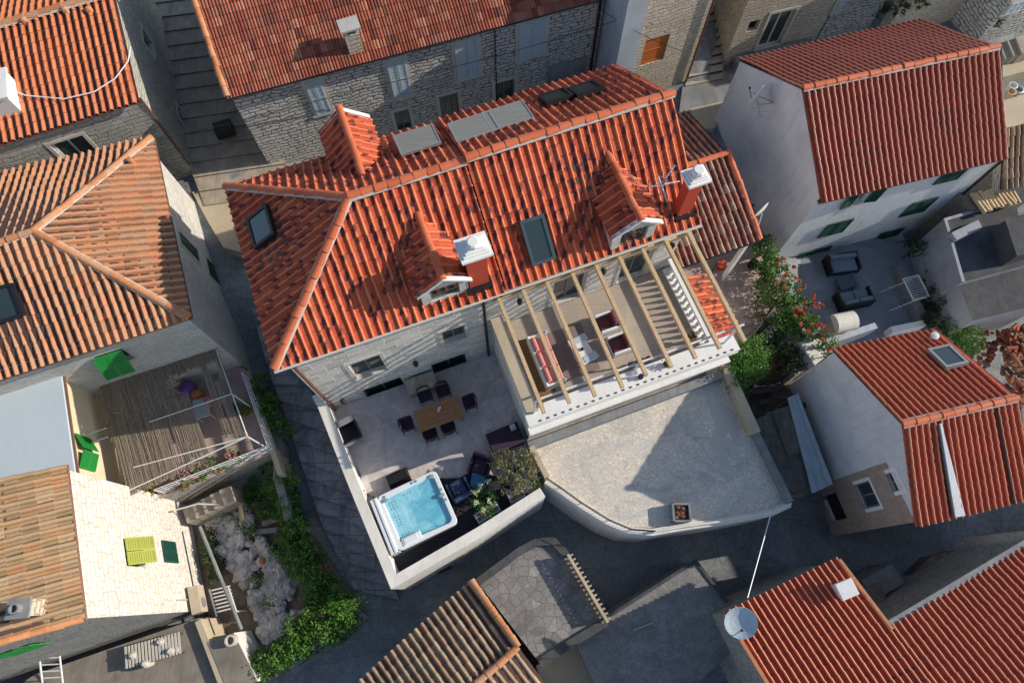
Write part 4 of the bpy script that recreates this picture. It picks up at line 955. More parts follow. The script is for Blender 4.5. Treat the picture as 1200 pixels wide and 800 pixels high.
# ================================================================ LOW TERRACE (worn cement roof)
lt=[V2(6.95,-3.6),V2(15.3,-3.5),P2(925,586,.4),P2(905,597,.4),P2(850,607,.4),P2(800,613,.4),P2(765,618,.4),P2(738,617,.4),P2(712,607,.4),P2(680,588,.4),P2(655,571,.4),P2(640,562,.4)]
mb=MB(); mb.prism(lt,GZ,.4,1,0); mb.build('flat_roof_terrace',['lowterr','plaster_white'],label='broad worn cement roof terrace with curved edge above the lane',cat='terrace')
for i,(pts,mt_) in enumerate((([(822,452),(836,446),(856,498),(846,520),(858,548),(846,552),(832,520),(838,500)],'stone_trim'),([(848,486),(856,482),(870,520),(862,526)],'stone_trim'))):
    mb=MB(); mb.prism([P2(*p,.4) for p in pts],.35,.404+.003*i); mb.build('roof_patch',mt_,kind='structure')
edge=[P2(640,562,.5)]+[P2(*p,.5) for p in ((655,572),(680,590),(712,610),(738,621),(765,623),(800,617),(850,610),(905,600),(926,590))]
mb=MB(); mb.path(edge,.24,-5,.46,0,1); mb.build('curved_wall',['plaster_white','coping'],label='curved plastered retaining wall along the lane below the cement terrace',cat='wall')
def railing(name,lb,pts,z,h,mat,step=.9,bars=2,r=.018,vert=0):
    r0=thing(name,lb,'railing',(pts[0][0],pts[0][1],z)); 
    zz=lambda p:p[2] if len(p)>2 else z
    pts=[Vector((p[0],p[1],zz(p))) for p in pts]
    for k in range(bars):
        mb=MB(); mb.tube([p+UP*(h*(k+1)/bars) for p in pts],r,6); mb.build('rail',mat,r0)
    mb=MB()
    for i in range(len(pts)-1):
        L=(pts[i+1]-pts[i]).length; k=max(1,round(L/step))
        for j in range(k+(i==len(pts)-2)): p=pts[i].lerp(pts[i+1],j/k); mb.tube([p,p+UP*h],r*.9,5)
        if vert:
            kk=int(L/vert)
            for j in range(kk): p=pts[i].lerp(pts[i+1],(j+.5)/kk); mb.tube([p+UP*h*.1,p+UP*h],r*.5,4)
    mb.build('posts',mat,r0); return r0
railing('iron_railing','low black iron railing on the curved edge of the cement terrace',edge[:6],.45,.55,'metal_d',.8,2,.016,.13)
mb=MB(); mb.tube([V3(p,.62) for p in edge[5:]],.045,6); mb.tube([V3(edge[5],.4),V3(edge[5],.65)],.03); mb.build('edge_pipe','coping',label='pale pipe running along the straight edge of the cement terrace',cat='pipe')
mb=MB(); mb.path([V2(15.15,-3.5),P2(886,507,.9)],.34,.3,.95,0); mb.build('parapet','sand',label='sand coloured low parapet on the right edge of the cement terrace',cat='wall')
mb=MB(); mb.path([P2(886,507,.7),P2(926,588,.7)],.22,.3,.75,0); mb.build('parapet','concrete',label='thin grey parapet continuing down to the terrace corner',cat='wall')
mb=MB(); mb.path([V2(6.98,-4.0),P2(641,560,.6)],.2,.3,.85); mb.build('parapet','sand',label='short sandy parapet between the cement terrace and the olive bush',cat='wall')
mb=MB(); mb.path([P2(905,500,.7),P2(916,562,.42)],.5,.3,.44); 
q=P(799,600,.8); rt=thing('roof_planter','square concrete roof box filled with rust coloured tiles','planter',(q.x,q.y,.4),.0)
mb=MB()
for x,y,sx,sy in ((-.3,0,.08,.6),(.3,0,.08,.6),(0,-.3,.52,.08),(0,.3,.52,.08)): mb.box((x,y,0),sx,sy,.42)
mb.build('box','concrete',rt,local=True)
mb=MB(); rocks(mb,[(R.uniform(-.2,.2),R.uniform(-.2,.2),.28) for _ in range(12)],.06,.11); mb.build('filling','bits',rt,local=True)
# ================================================================ ANNEX + COURT
an=thing('annex','low annex with mottled dark red tiled roof against the villa gable','house',V(16,2,0))
mt=MB(); S2=17.45
roof_quad(mt,V(LV-.2,-.2,3.5),V(S2,-.2,3.5),V(S2,3.05,4.5),V(LV-.2,3.05,4.5),'annex',.012)
roof_quad(mt,V(S2,5.9,3.5),V(LV-.2,5.9,3.5),V(LV-.2,3.05,4.5),V(S2,3.05,4.5),'annex',.012); mt.build('roof',['t_annex','under'],an)
mb=MB(); m=MB(); ridge(mb,m,V(LV-.2,3.05,4.54),V(S2,3.05,4.54),.11); mb.build('ridge_tiles','cap_villa',an)
mb=MB(); ridge(mb,m,V(S2,3.05,4.52),V(S2,-.2,3.52),.1,.4,False); mb.build('verge_tiles','cap_villa',an)
mb=MB(); mb.prism([V2(LV-.1,2.),V2(S2-.2,2.),V2(S2-.2,5.6),V2(LV-.1,5.6)],-3,3.5); mb.build('wall','plaster_white',an)
mb=MB(); mb.box(V(17.2,.0,0),.16,.16,3.42,ANG); mb.build('post','white',an)
mb=MB(); mb.tube([V(LV-.2,-.26,3.47),V(S2,-.26,3.47)],.05,6); mb.build('gutter','metal_d',an)
aw=thing('tiled_awning','small sunlit orange tiled awning below the balustrade','awning',V(15,-1.7,2))
mt=MB(); roof_quad(mt,V(15.75,-2.95,2.0),V(15.75,-.3,2.0),V(14.46,-.3,2.55),V(14.46,-2.95,2.55),'coppi',.01); mt.build('roof',['t_villa','under'],aw)
mb=MB(); mb.prism([V2(14.46,-.35),V2(15.6,-.35),V2(15.6,-2.9),V2(14.46,-2.9)],-3,[2.5,2.0,2.0,2.5]); mb.build('wall','plaster_white',aw)
mb=MB(); mb.prism([V2(14.4,-3.7),V2(16.1,-3.4),V2(18.9,-1.6),V2(19.6,3.2),V2(14.0,3.2)],GZ,0,0); mb.build('courtyard_floor','court',kind='structure')
for px,z0,mat,lb,cat,name in (((846,309),0,'red','red round hose reel beside the annex post','hose reel','hose_reel'),((884,308),0,'metal_d','small dark planter by the hedge of the courtyard','pot','pot')):
    q=P(*px,.3); mb=MB(); mb.lathe((q.x,q.y,z0),[(.2,0),(.22,.1),(.12,.12),(.12,.2),(.22,.22),(.2,.32),(.08,.33)],12); mb.build(name,mat,label=lb,cat=cat)
q=P(834,320,.9); mb=MB(); mb.tube([V3(q.xy,0),V3(q.xy,1.7)],[.09,.03],8); mb.build('folded_parasol','navy',label='blue folded parasol standing between annex and awning',cat='parasol')
# ================================================================ HOUSE WITH SUNLIT RIBS, TOP RIGHT
def prepTR(root,w):
    S=w['S']
    clos=[((1001,255),(957,278)),((1100,230),(1052,254)),((1135,196),(1092,216))]
    for a_,b_ in clos: shutter(S,S.rect(a_,b_),root,'green_dk')
    for k,(a_,b_) in enumerate((((975,287),(909,329)),((1060,266),(1006,298)))):
        u0,u1,v0,v1=S.rect(a_,b_); shutter(S,(u0,u1,v0,v1),root,'green_dk'); 
        mb=MB(); S.obox(mb,u0-.15,u1+.25,-1.2,v0,0,.35); mb.build('doorstep','stone_trim',root)
    r=S.rect((1024,222),(996,240)); S.ops.append(r); window(S,r,root,'frame_w',.15,1)
    for (h,u0,u1) in (('r',r[0]-.5,r[0]-.02),('l',r[1]+.02,r[1]+.5)):
        mb=MB(); leaf_panel(S,mb,u0,u1,r[2],r[3],hinge=h,ang=.12); mb.build('shutter','green_dk',root)
TR,wTR,TRc=gable_house('white_house','tall white house with dark red tiles and pale sunlit ribs beside the slate courtyard',[(866,70),(1083,23),(1180,184),(962,236)],[(940,104),(1170,55)],4.3,-4,'new','t_new','painted_stone',.1,prep=prepTR)
# grey rendered gable: thin skin on the west wall
w=wTR['W']; mb=MB(); zr=TRc[6]; RL=TRc[4]; uu=(Vector((RL.x,RL.y))-w.a).dot(w.d)
mb.add([w.pt(-.01,-4,.02),w.pt(w.L+.01,-4,.02),w.pt(w.L+.01,4.28,.02),w.pt(uu,zr-.08,.02),w.pt(-.01,4.28,.02)],[(0,1,2,3,4)]); mb.build('gable_render','plaster_grey',TR)
mb=MB(); w2=wTR['S']; mb.tube([w2.pt(w2.L-.06,4.2,.12),w2.pt(w2.L-.06,-1,.1)],.05,6); mb.build('downpipe','metal_d',TR)
mb=MB(); w2.obox(mb,-.1,w2.L+.1,4.2,4.28,.0,.16); mb.build('gutter','copper',TR)
# antenna on the gable
def antenna(lb,base,tip,arms=5,ang=.4,cat='antenna',L=1.1):
    r=thing('tv_antenna',lb,cat,base); d=Vector((math.cos(ang),math.sin(ang),0)); e_=Vector((-d.y,d.x,0)); 
    mb=MB(); mb.tube([base,tip],.02,6); mb.build('mast','metal',r)
    mb=MB(); mb.tube([tip-d*L/2,tip+d*L/2],.018,5)
    mb.build('boom','metal',r)
    mb=MB()
    for k in range(arms): p=tip+d*L*(-.5+k/(arms-1)); h=.32-.03*k; mb.tube([p-e_*h,p+e_*h],.01,4)
    mb.build('elements','metal',r); return r
u,z=w.hit(893,125,.5); b=w.pt(u,z,0)
r=antenna('white dish and yagi antenna bracketed on the grey gable',b,w.pt(u,z+.2,.75),6,ANG+1.3)
def dish(name,lb,c,aim,rad,base,mat='metal_w',pole=.025,edge=False):
    r=thing(name,lb,'satellite dish',base); aim=Vector(aim).normalized()
    if edge: rv=(Vector(c)-CAM).normalized(); aim=(aim-rv*aim.dot(rv)*.93).normalized()
    a_=aim.cross(UP).normalized(); b_=a_.cross(aim); c=Vector(c)
    v=[];f=[];n=20
    for i,k in enumerate((0,.35,.7,1.)):
        for j in range(n): t=2*math.pi*j/n; v.append(c+a_*math.cos(t)*rad*k+b_*math.sin(t)*rad*k+aim*(.22*rad*k*k))
    for i in range(3):
        for j in range(n): j2=(j+1)%n; f.append((i*n+j,i*n+j2,(i+1)*n+j2,(i+1)*n+j))
    v2=[p-aim*.02 for p in v]; mb=MB(); mb.add(v,f); mb.add(v2,[x[::-1] for x in f]); mb.add(v[-n:]+v2[-n:],[(j,(j+1)%n,n+(j+1)%n,n+j) for j in range(n)]); mb.build('dish',mat,r)
    mb=MB(); mb.tube([base,c-aim*.05],pole,6); mb.build('pole','metal',r)
    mb=MB(); mb.tube([c-b_*rad*.9+aim*.2*rad,c-b_*rad*.15+aim*rad*.95],.012,5); mb.cbox(c-b_*rad*.15+aim*rad*.95,.07,.07,.08); mb.build('feed_arm','metal_d',r)
    return r
q=w.pt(u,z+.3,.7); dish('satellite_dish','pale dish seen edge on against the grey gable',q+Vector((-.05,.25,.1)),(-.6,.8,0),.45,b,edge=True)
q=P(892,249,3.6); dish('satellite_dish','pale dish seen edge on at the corner of the annex roof',q,(-.6,.8,0),.42,V(17.3,-.1,3.4),pole=.03,edge=True)
# ================================================================ HOUSE WITH GREY GABLE, RIGHT
def prepRM(root,w):
    W=w['W']
    for a_,b_ in (((1001,568),(1032,592)),((1038,555),(1060,573))):
        r=W.rect(a_,b_); W.ops.append(r); 
    r=W.rect((963,582),(993,607)); W.ops.append(r)
    for q_ in W.ops[:2]: window(W,q_,root,'frame_g',.12,1,None,'white',pane='glass')
    window(W,W.ops[2],root,'metal_d',.22,0,None,None,pane='dark',name='opening')
    u0=W.hit(1016,549)[0]; mb=MB()
    W2=Wall(W.pt(u0,0,.012),W.pt(W.L+.01,0,.012)); W2.ops=[(o[0]-u0,o[1]-u0,o[2],o[3]) for o in W.ops]; W2.build(mb,-5,2.72,depth=.03); mb.build('stone_facing','rubble_pink',root)
    print('RM wall u0',u0,W.L,W.ops)
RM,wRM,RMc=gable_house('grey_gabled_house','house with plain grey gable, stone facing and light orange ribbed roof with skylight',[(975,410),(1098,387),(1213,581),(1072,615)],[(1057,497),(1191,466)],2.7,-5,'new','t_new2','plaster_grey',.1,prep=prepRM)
A,B,C,D,RL,RR,zr=RMc
eR=(RR-RL).normalized(); 
upN=(RL-A); upN=(upN-eR*upN.dot(eR)).normalized(); nN=upN.cross(eR); nN=nN if nN.z>0 else -nN; nN.normalize()
mb=MB(); cS=slab_on(mb,(1109,421),A,eR,upN,nN,.66,.85,.08,.09); s=mb.build('skylight','glass',RM)
mb=MB(); 
for (da,db,sa,sb) in ((-.37,0,.09,1.0),(.37,0,.09,1.0),(0,-.455,.66,.09),(0,.455,.66,.09)): mb.obox(cS+eR*(da-sa/2)+upN*(db-sb/2)+nN*.05,eR*sa,upN*sb,nN*.15)
mb.build('frame','metal',s)
mb=MB(); c=onplane(1091,396,A,nN); mb.lathe(c,[(.06,0),(.06,.22),(.15,.24),(.15,.27),(.05,.3)],12); mb.build('vent_cap','blueshut',RM)
# valley and side wing on the front slope
upS=(RL-D); upS=(upS-eR*upS.dot(eR)).normalized(); nS=eR.cross(upS); nS=nS if nS.z>0 else -nS; nS.normalize()
mb=MB(); a0=onplane(1096,496,D,nS); b0=onplane(1114,604,D,nS); b1=onplane(1128,602,D,nS); a1=onplane(1100,494,D,nS)
mb.add([p+nS*.13 for p in (a0,b0,b1,a1)],[(0,1,2,3)]); mb.build('valley_sheet','plaster_grey',RM); 
mb=MB(); mb.tube([a0+nS*.15,b0+nS*.15],.05,6); mb.build('valley_flashing','skyframe',RM)
b2=onplane(1186,589,D,nS); a2=onplane(1166,478,D,nS); mb=MB(); mb.tube([a2+nS*.09,b2+nS*.09],.035,6); mb.build('seam','metal_d',RM)
# ================================================================ HIP ROOFED OLD HOUSE, LEFT
zh=4.8
SE,NE=P(222,372,zh),P(178,162,zh); SWw=P(-110,478,zh); 
def line_on(px,p,d): return None
d=(NE-SE).normalized(); 
eS=-Vector((-d.y,d.x,0)); eS=Vector((d.y,-d.x,0))  # pointing east (outward)
hp=None; lo,hi=zh,zh+5
for _ in range(50):
    m_=(lo+hi)/2; f=(P(40,272,m_)-(SE+NE)/2).dot(d)
    if f>0: lo=m_
    else: hi=m_
hz=(lo+hi)/2; apx=P(40,272,hz); 
print('hip house apex',apx,'SE',SE,'NE',NE)
hh=thing('hip_roofed_house','old stone house with hipped clay roof and green shutters left of the alley','house',((SE+NE)/2-eS*4).to_tuple()[:2]+(-3,))
far=-9.; SW=SE-eS*12; NW=NE-eS*12; RW=apx-eS*8
# follow the photographed eave directions
sd=(P(0,443,zh)-SE); sd.normalize(); nd_=(P(0,203,zh)-NE).normalized(); SW=SE+sd*12; NW=NE+nd_*12; rd=(P(0,285,hz)-apx).normalized(); RW=apx+rd*8
mt=MB(); roof_poly(mt,[NE,SE,apx],NE,SE,'coppi',.012); 
def flat4(a,b,c,d): return [a,b,c,d]
roof_poly(mt,[SE,SW,RW,apx],SE,SW,'coppi',.012); roof_poly(mt,[NW,NE,apx,RW],NW,NE,'coppi',.012); mt.build('roof',['t_old','under'],hh)
a=MB();m=MB(); ridge(a,m,SE+UP*.04,apx+UP*.04,.12,.38); ridge(a,m,NE+UP*.04,apx+UP*.04,.12,.38); ridge(a,m,RW+UP*.04,apx+UP*.04,.12,.38); a.build('ridge_tiles','cap_old',hh); m.build('ridge_mortar','mortar',hh)
ins=.22; q=[SE-eS*ins+d*ins,NE-eS*ins-d*ins,NW-d*ins,SW+d*ins]; q=[Vector((p.x,p.y)) for p in q]
hE,hN,hW,hS=Wall(q[0],q[1]),Wall(q[1],q[2]),Wall(q[2],q[3]),Wall(q[3],q[0])
for a_,b_ in (((209,272),(232,306)),((241,303),(265,343))): shutter(hE,hE.rect(a_,b_),hh,'green_br' if 0 else 'green_dk','stone_trim',label='dark green closed shutter')
r=hS.rect((118,414),(152,432),(.8,.9)); r=(r[0],r[0]+1.0,min(r[3],3.8)-.95,min(r[3],3.8)); print('hS win',r); hS.ops.append(r); window(hS,r,hh,'frame_g',.2,1)
cu=(r[0]+r[1])/2
for (h,a_,b_) in (('l',r[0],cu-.01),('r',cu+.01,r[1])):
    mb=MB(); leaf_panel(hS,mb,a_,b_,r[2],r[3],o=.04,hinge='t',ang=.6); mb.build('shutter','green_br',hh)
mb=MB()
for ww in (hE,hN,hW,hS): ww.build(mb,-6,zh+.1)
mb.build('wall','rubble_dark' if 0 else 'brick_pale',hh)
mb=MB(); mb.tube([SE-UP*.06+eS*.05,SW-UP*.06-d*.03],.06,6); mb.tube([SE-UP*.06+eS*.05,NE-UP*.06+eS*.05],.05,6); mb.build('gutter','copper',hh)
upS=(apx-SE)-sd*(apx-SE).dot(sd); upS.normalize(); nS=sd.cross(upS); nS=nS if nS.z>0 else -nS
mb=MB(); c=slab_on(mb,(8,356),SE,sd,upS,nS,.75,.95,.06,.1); s=mb.build('skylight','glass',hh); mb=MB()
for (da,db,sa,sb) in ((-.42,0,.1,1.1),(.42,0,.1,1.1),(0,-.52,.74,.1),(0,.52,.74,.1)): mb.obox(c+sd*(da-sa/2)+upS*(db-sb/2)+nS*.03,sd*sa,upS*sb,nS*.2)
mb.build('frame','metal_d',s)
mb=MB(); nE_=(SE-NE).cross(apx-NE).normalized(); nE_=nE_ if nE_.z>0 else -nE_; c=onplane(156,192,NE,nE_); mb.lathe(c-UP*.1,[(.1,0),(.1,.4),(.07,.42)],8); mb.build('vent_pipe','cap_old',hh)
# balcony + reed mat ------------------------------------------------
bz=-.7
bal_pts=[(285,428),(322,528),(186,583),(120,560),(118,455)]
bp=[P2(*p,bz) for p in bal_pts]
mb=MB(); mb.prism([P2(287,432,bz),P2(322,528,bz),P2(178,586,bz),P2(100,560,bz),P2(110,440,bz),P2(200,400,bz)],-5,bz,0,1); mb.build('balcony_terrace',['rubble_dark','court'],label='shaded balcony terrace with flower pots beside the hip roofed house',cat='terrace')
mb=MB(); mb.path([P2(289,436,bz),P2(319,526,bz),P2(186,580,bz)],.32,bz,bz+.12,0); mb.build('balcony_kerb','court',label='reddish kerb around the balcony terrace',cat='kerb')
Z=1.45
rm=thing('reed_pergola','reed mat shade over the balcony on a thin white metal frame','shade',P(190,500,bz))
c0,c1,c2,c3=P(118,452,Z),P(252,404,Z),P(291,512,Z),P(152,575,Z)
mb=MB()
def lerp2(u,v): return c0.lerp(c1,u).lerp(c3.lerp(c2,u),v)
def reed(u0,v0,u1,v1,rr=.012):
    a_=lerp2(u0,v0); b_=lerp2(u1,v1); h=R.uniform(0,.07); mb.tube([a_+UP*h,b_+UP*R.uniform(0,.07)],rr,3,cap=False)
for i in range(1500):
    u=R.random(); ang_=R.gauss(0,.035); 
    v0,v1=(0,.42+R.uniform(-.03,.03)) if R.random()<.5 else (.36+R.uniform(0,.05),1+R.uniform(-.02,.05))
    if v0>.2:
        if .66<u<.90 or u>.97 or (.41<u<.46): continue
        ang_*=.5
        if u>.5: v1-=.05
    else:
        if .50<u<.97: v1=.10+R.random()*.08; ang_*=.4
    reed(u,v0,min(1.02,u+ang_),v1,R.uniform(.010,.02))
for i in range(420): u=R.uniform(0,.55); v=R.uniform(.0,.4); t=R.uniform(0,3.14); reed(u,v,u+.12*math.cos(t),v+.16*math.sin(t))
for i in range(60): u=R.uniform(.83,.88); reed(u,0,u+.0,.85+R.uniform(-.1,.08))
mb.build('reed_mat','reed',rm); tag(bpy.data.objects[-1] if 0 else rm.children[0] if rm.children else rm)
mb=MB()
for a_,b_ in ((c1,c2),(c2,P(158,548,Z)),(lerp2(.3,.5),lerp2(1,.55)),(c3,c2)): mb.tube([a_+UP*.10,b_+UP*.10],.022,6)
mb.build('frame','metal_w',rm)
for p in (c2,lerp2(1,.55),c3): mb=MB(); mb.tube([p,V3(p.xy,bz)],.03,6); mb.build('post','metal_w',rm)
railing('balcony_railing','white metal railing of the balcony on the alley side',[tuple(P(*p,.25).xy)+(bz,) for p in ((283,436),(313,522))],bz,.95,'metal_w',1.2,3,.022,.35)
railing('balcony_railing','white metal railing of the balcony above the rubble garden',[tuple(P(*p,.25).xy)+(bz,) for p in ((313,522),(180,574))],bz,.95,'metal_w',1.2,4,.022,.5)
for px,mat,sz,lb,cat,nm in (((219,455),'purple_l',.34,'violet plastic bag on the shaded balcony','bag','bag'),((231,462),'pot',.25,'orange pot beside the violet bag','pot','pot'),((244,470),'pink',.2,'round pink cushion on a balcony chair','cushion','cushion'),((267,480),'purple',.3,'dark mauve chair at the open corner of the balcony','chair','chair')):
    q=P(*px,bz+.5); mb=MB(); mb.lathe((q.x,q.y,bz+.02),[(sz*.7,0),(sz,.25),(sz*.9,.6),(sz*.4,.75)],10); mb.build(nm,mat,label=lb,cat=cat)
q=P(236,478,bz+.7); t=thing('balcony_table','small pale blue table on the balcony','table',(q.x,q.y,bz),.3); mb=MB(); mb.cbox((0,0,.7),.6,.8,.04); mb.build('tabletop','blueshut',t,local=True)
for x in (-.25,.25):
    for y in (-.33,.33): mb=MB(); mb.tube([(x,y,0),(x,y,.7)],.02); mb.build('leg','metal_w',t,local=True)
for k,(px,rx) in enumerate((((285,480),.35),((278,535),.4),((255,547),.45),((232,558),.45),((215,566),.4))):
    q=P(*px,bz+.35); r=thing('flower_pot',['leafy green pot plant behind the alley side railing','pink flowering pot plant at the railing corner','pink flowering pot plant second from the railing corner','pink flowering pot plant in the middle of the railing','yellow green pot plant at the left end of the railing'][k],'plant',(q.x,q.y,bz))
    mb=MB(); mb.lathe((q.x,q.y,bz),[(.15,0),(.2,.3),(.17,.31)],10); mb.build('pot','pot',r)
    mb=MB(); foliage(mb,[(q+UP*.15,(rx,rx*.7,.3))],260,.1,.12); mb.build('leaves','lf_bright' if k<4 else 'lf_olive',r)
    if 0<k<4:
        mb=MB()
        for j in range(1): foliage(mb,[(q+Vector((R.uniform(-rx,rx)*.6,R.uniform(-.1,.1),.32)),(rx*.8,rx*.5,.12))],90,.075,.12)
        for j in range(0): foliage(mb,[(q+Vector((R.uniform(-rx,rx),R.uniform(-rx*.8,rx*.4),.4)),(.05,.05,.04))],28,.07,.04)
        mb.build('flowers','petal_p',r)
# ================================================================ TALL HOUSE, TOP LEFT
zt=5.7
SE,SW=P(163,118,zt),P(0,168,zt); sd=(SW-SE).normalized(); SW=SE+sd*11
nd=Vector((-sd.y,sd.x,0)); nd=nd if nd.y>0 else -nd
tR=P(100,0,7.3); tt=(tR-SE).dot(nd); print('tall ridge t',tt)
nd=P(137,0,6.45)-SE; nd.z=0; nd.normalize(); tt=4.3; zr=6.6
RE=SE+nd*tt; RE.z=zr; RWs=SW+nd*tt; RWs.z=zr; NEp=SE+nd*8.6; NWp=SW+nd*8.6
th=thing('tall_stone_house','tall grey stone house with orange tiled gable roof above the stairs, cable across its roof','house',(SE+sd*5+nd*4).to_tuple()[:2]+(0,))
mt=MB(); roof_quad(mt,SE,SW,RWs,RE,'coppi',.006); roof_quad(mt,NWp,NEp,RE,RWs,'coppi',.006); mt.build('roof',['t_tall','under'],th)
a=MB();m=MB(); ridge(a,m,RE+UP*.04,RWs+UP*.04,.14,.45); a.build('ridge_tiles','cap_old',th); m.build('ridge_mortar','mortar',th)
i_=.08; q=[SE+nd*.2+sd*i_,NEp-nd*.2+sd*i_,NWp-nd*.2,SW+nd*.2]; q=[p.xy for p in q]
tE,tN,tW,tS=Wall(q[0],q[1]),Wall(q[1],q[2]),Wall(q[2],q[3]),Wall(q[3],q[0])
r=tS.rect((52,152),(93,168)); c_=(r[0]+r[1])/2; r=(c_-.6,c_+.6,3.35,4.75); tS.ops.append(r); window(tS,r,th,'frame_w',.18,1,surround='stone_trim')
for a_,b_ in (((166,32),(181,68)),((207,122),(220,152))):
    r=tE.rect(a_,b_,(.6,.8)); tE.ops.append(r); window(tE,r,th,'frame_g',.2,1,surround='stone_trim')
mb=MB(); tE.build(mb,-5,zt+.02,(tt-.2,zr-.05)); tN.build(mb,-5,zt+.02); tW.build(mb,-5,zt+.02,(tt-.2,zr-.05)); tS.build(mb,-5,zt+.02); mb.build('wall','rubble_tall',th)
mb=MB(); mb.tube([SE-UP*.05,SW-UP*.05],.05,6); mb.build('gutter','metal_d',th)
mb=MB(); mb.tube([tE.pt(.0,5.6,.08),tE.pt(.05,3.2,.08),tE.pt(.0,1.5,.08)],.05,6); mb.build('downpipe','copper',th)
nT=(RE-SE).cross(SW-SE).normalized(); nT=nT if nT.z>0 else -nT
mb=MB(); mb.tube([onplane(*p,SE+nT*.16,nT) for p in ((-5,98),(30,112),(75,116),(110,108),(135,92),(150,72),(153,55))],.022,5); mb.build('roof_cable','white',label='loose white cable sagging across the tall house roof',cat='cable')
# dormer at left edge of its roof
c=onplane(6,118,SE,nT); mb=MB(); mb.box(c-UP*.3,1.0,1.2,1.0,math.atan2(nd.y,nd.x)-math.pi/2); mb.box(c+UP*.7,1.15,1.35,.08,math.atan2(nd.y,nd.x)-math.pi/2); mb.build('roof_hatch','plaster_white',th)
for px in ((30,26),(78,14),(106,14)): mb=MB(); c=onplane(*px,SE,nT); mb.lathe(c-UP*.05,[(.13,0),(.12,.22),(.06,.26)],8); mb.build('vent_tile','cap_old',th)
# ================================================================ STONE HOUSE, TOP CENTRE
zs=5.5; fl,fr=P(265,115,zs),P(712,-4,zs); fe=(fr-fl).normalized(); fn=Vector((-fe.y,fe.x,0)); Lf=(fr-fl).length
sh=thing('long_stone_house','long grey rubble stone house with small flat tiles and pale shutters behind the villa','house',(fl+fe*7+fn*4).to_tuple()[:2]+(0,))
lv=(P(230,0,zs+2.0)-fl); 
mt=MB(); top=2.1; dpt=4.6
roof_quad(mt,fl,fr,fr+fn*dpt+UP*top,fl+fn*dpt+UP*top,'mars',.006); roof_quad(mt,fr+fn*2*dpt,fl+fn*2*dpt,fl+fn*dpt+UP*top,fr+fn*dpt+UP*top,'mars',.006); mt.build('roof',['t_mars','under'],sh)
a=MB();m=MB(); ridge(a,m,fl+fn*dpt+UP*(top+.04),fr+fn*dpt+UP*(top+.04),.14); a.build('ridge_tiles','cap_old',sh)
a=MB(); ridge(a,m,fl+UP*.05+fe*.05,fl+fn*dpt+UP*(top+.05)+fe*.05,.11,.36,False); a.build('verge_tiles','cap_old',sh)
q=[(fl+fn*.2+fe*.12).xy,(fr+fn*.2).xy,(fr+fn*(2*dpt-.2)).xy,(fl+fn*(2*dpt-.2)+fe*.12).xy]
S,E_,N_,W_l=Wall(q[0],q[1]),Wall(q[1],q[2]),Wall(q[2],q[3]),Wall(q[3],q[0])
for a_,b_ in (((356,97),(388,130)),((452,73),(482,110)),((532,52),(562,87)),((608,28),(638,62))):
    r=S.rect(a_,b_); shutter(S,r,sh,'blueshut','stone_trim')
for k,(a_,b_) in enumerate((((461,132),(484,152)),((514,114),(540,142)),((580,98),(603,120)))):
    r=S.rect(a_,b_,(.6,.7)); S.ops.append(r); window(S,r,sh,'frame_g',.22,2 if k==1 else 1,surround='stone_trim')
r=S.rect((642,78),(682,108),(1.2,1.0)); r=(r[0],r[1],r[3]-2.3,r[3]); mb=MB(); S.obox(mb,r[0],r[1],r[2],r[3],0,.05); mb.build('garage_door','concrete',sh)
mb=MB(); S.build(mb,-2,zs+.03); N_.build(mb,-2,zs+.03); W_l.build(mb,-2,zs+.03,(dpt-.2,zs+top-.06)); E_.build(mb,-2,zs+.03,(dpt-.2,zs+top-.06)); mb.build('wall','rubble_grey',sh)
mb=MB(); mb.tube([fl-UP*.06+fn*-.03,fr-UP*.06+fn*-.03],.055,6); mb.build('gutter','metal_d',sh)
mb=MB(); mb.tube([S.pt(S.L-.2,5.4,.1),S.pt(S.L-.2,-1,.1)],.06,6); mb.build('downpipe','metal_d',sh)
for px in ((580,45),): 
    u,z=S.hit(*px); mb=MB(); mb.tube([S.pt(u,5.3,.03),S.pt(u,1.,.03)],.02,4); mb.build('cable','metal_d',sh)
nM=(fe).cross(fn*dpt+UP*top).normalized(); c=onplane(416,55,fl,nM)
mb=MB(); mb.box(c-UP*.3,.55,.5,1.1,ANG); ch=mb.build('chimney','rubble_beige',sh); mb=MB()
for x in (-.2,.2):
    mb.box(c+UP*.8+fe*x,.1,.45,.22,ANG)
mb.box(c+UP*1.02,.75,.62,.08,ANG); mb.build('chimney_cap','mortar',ch)
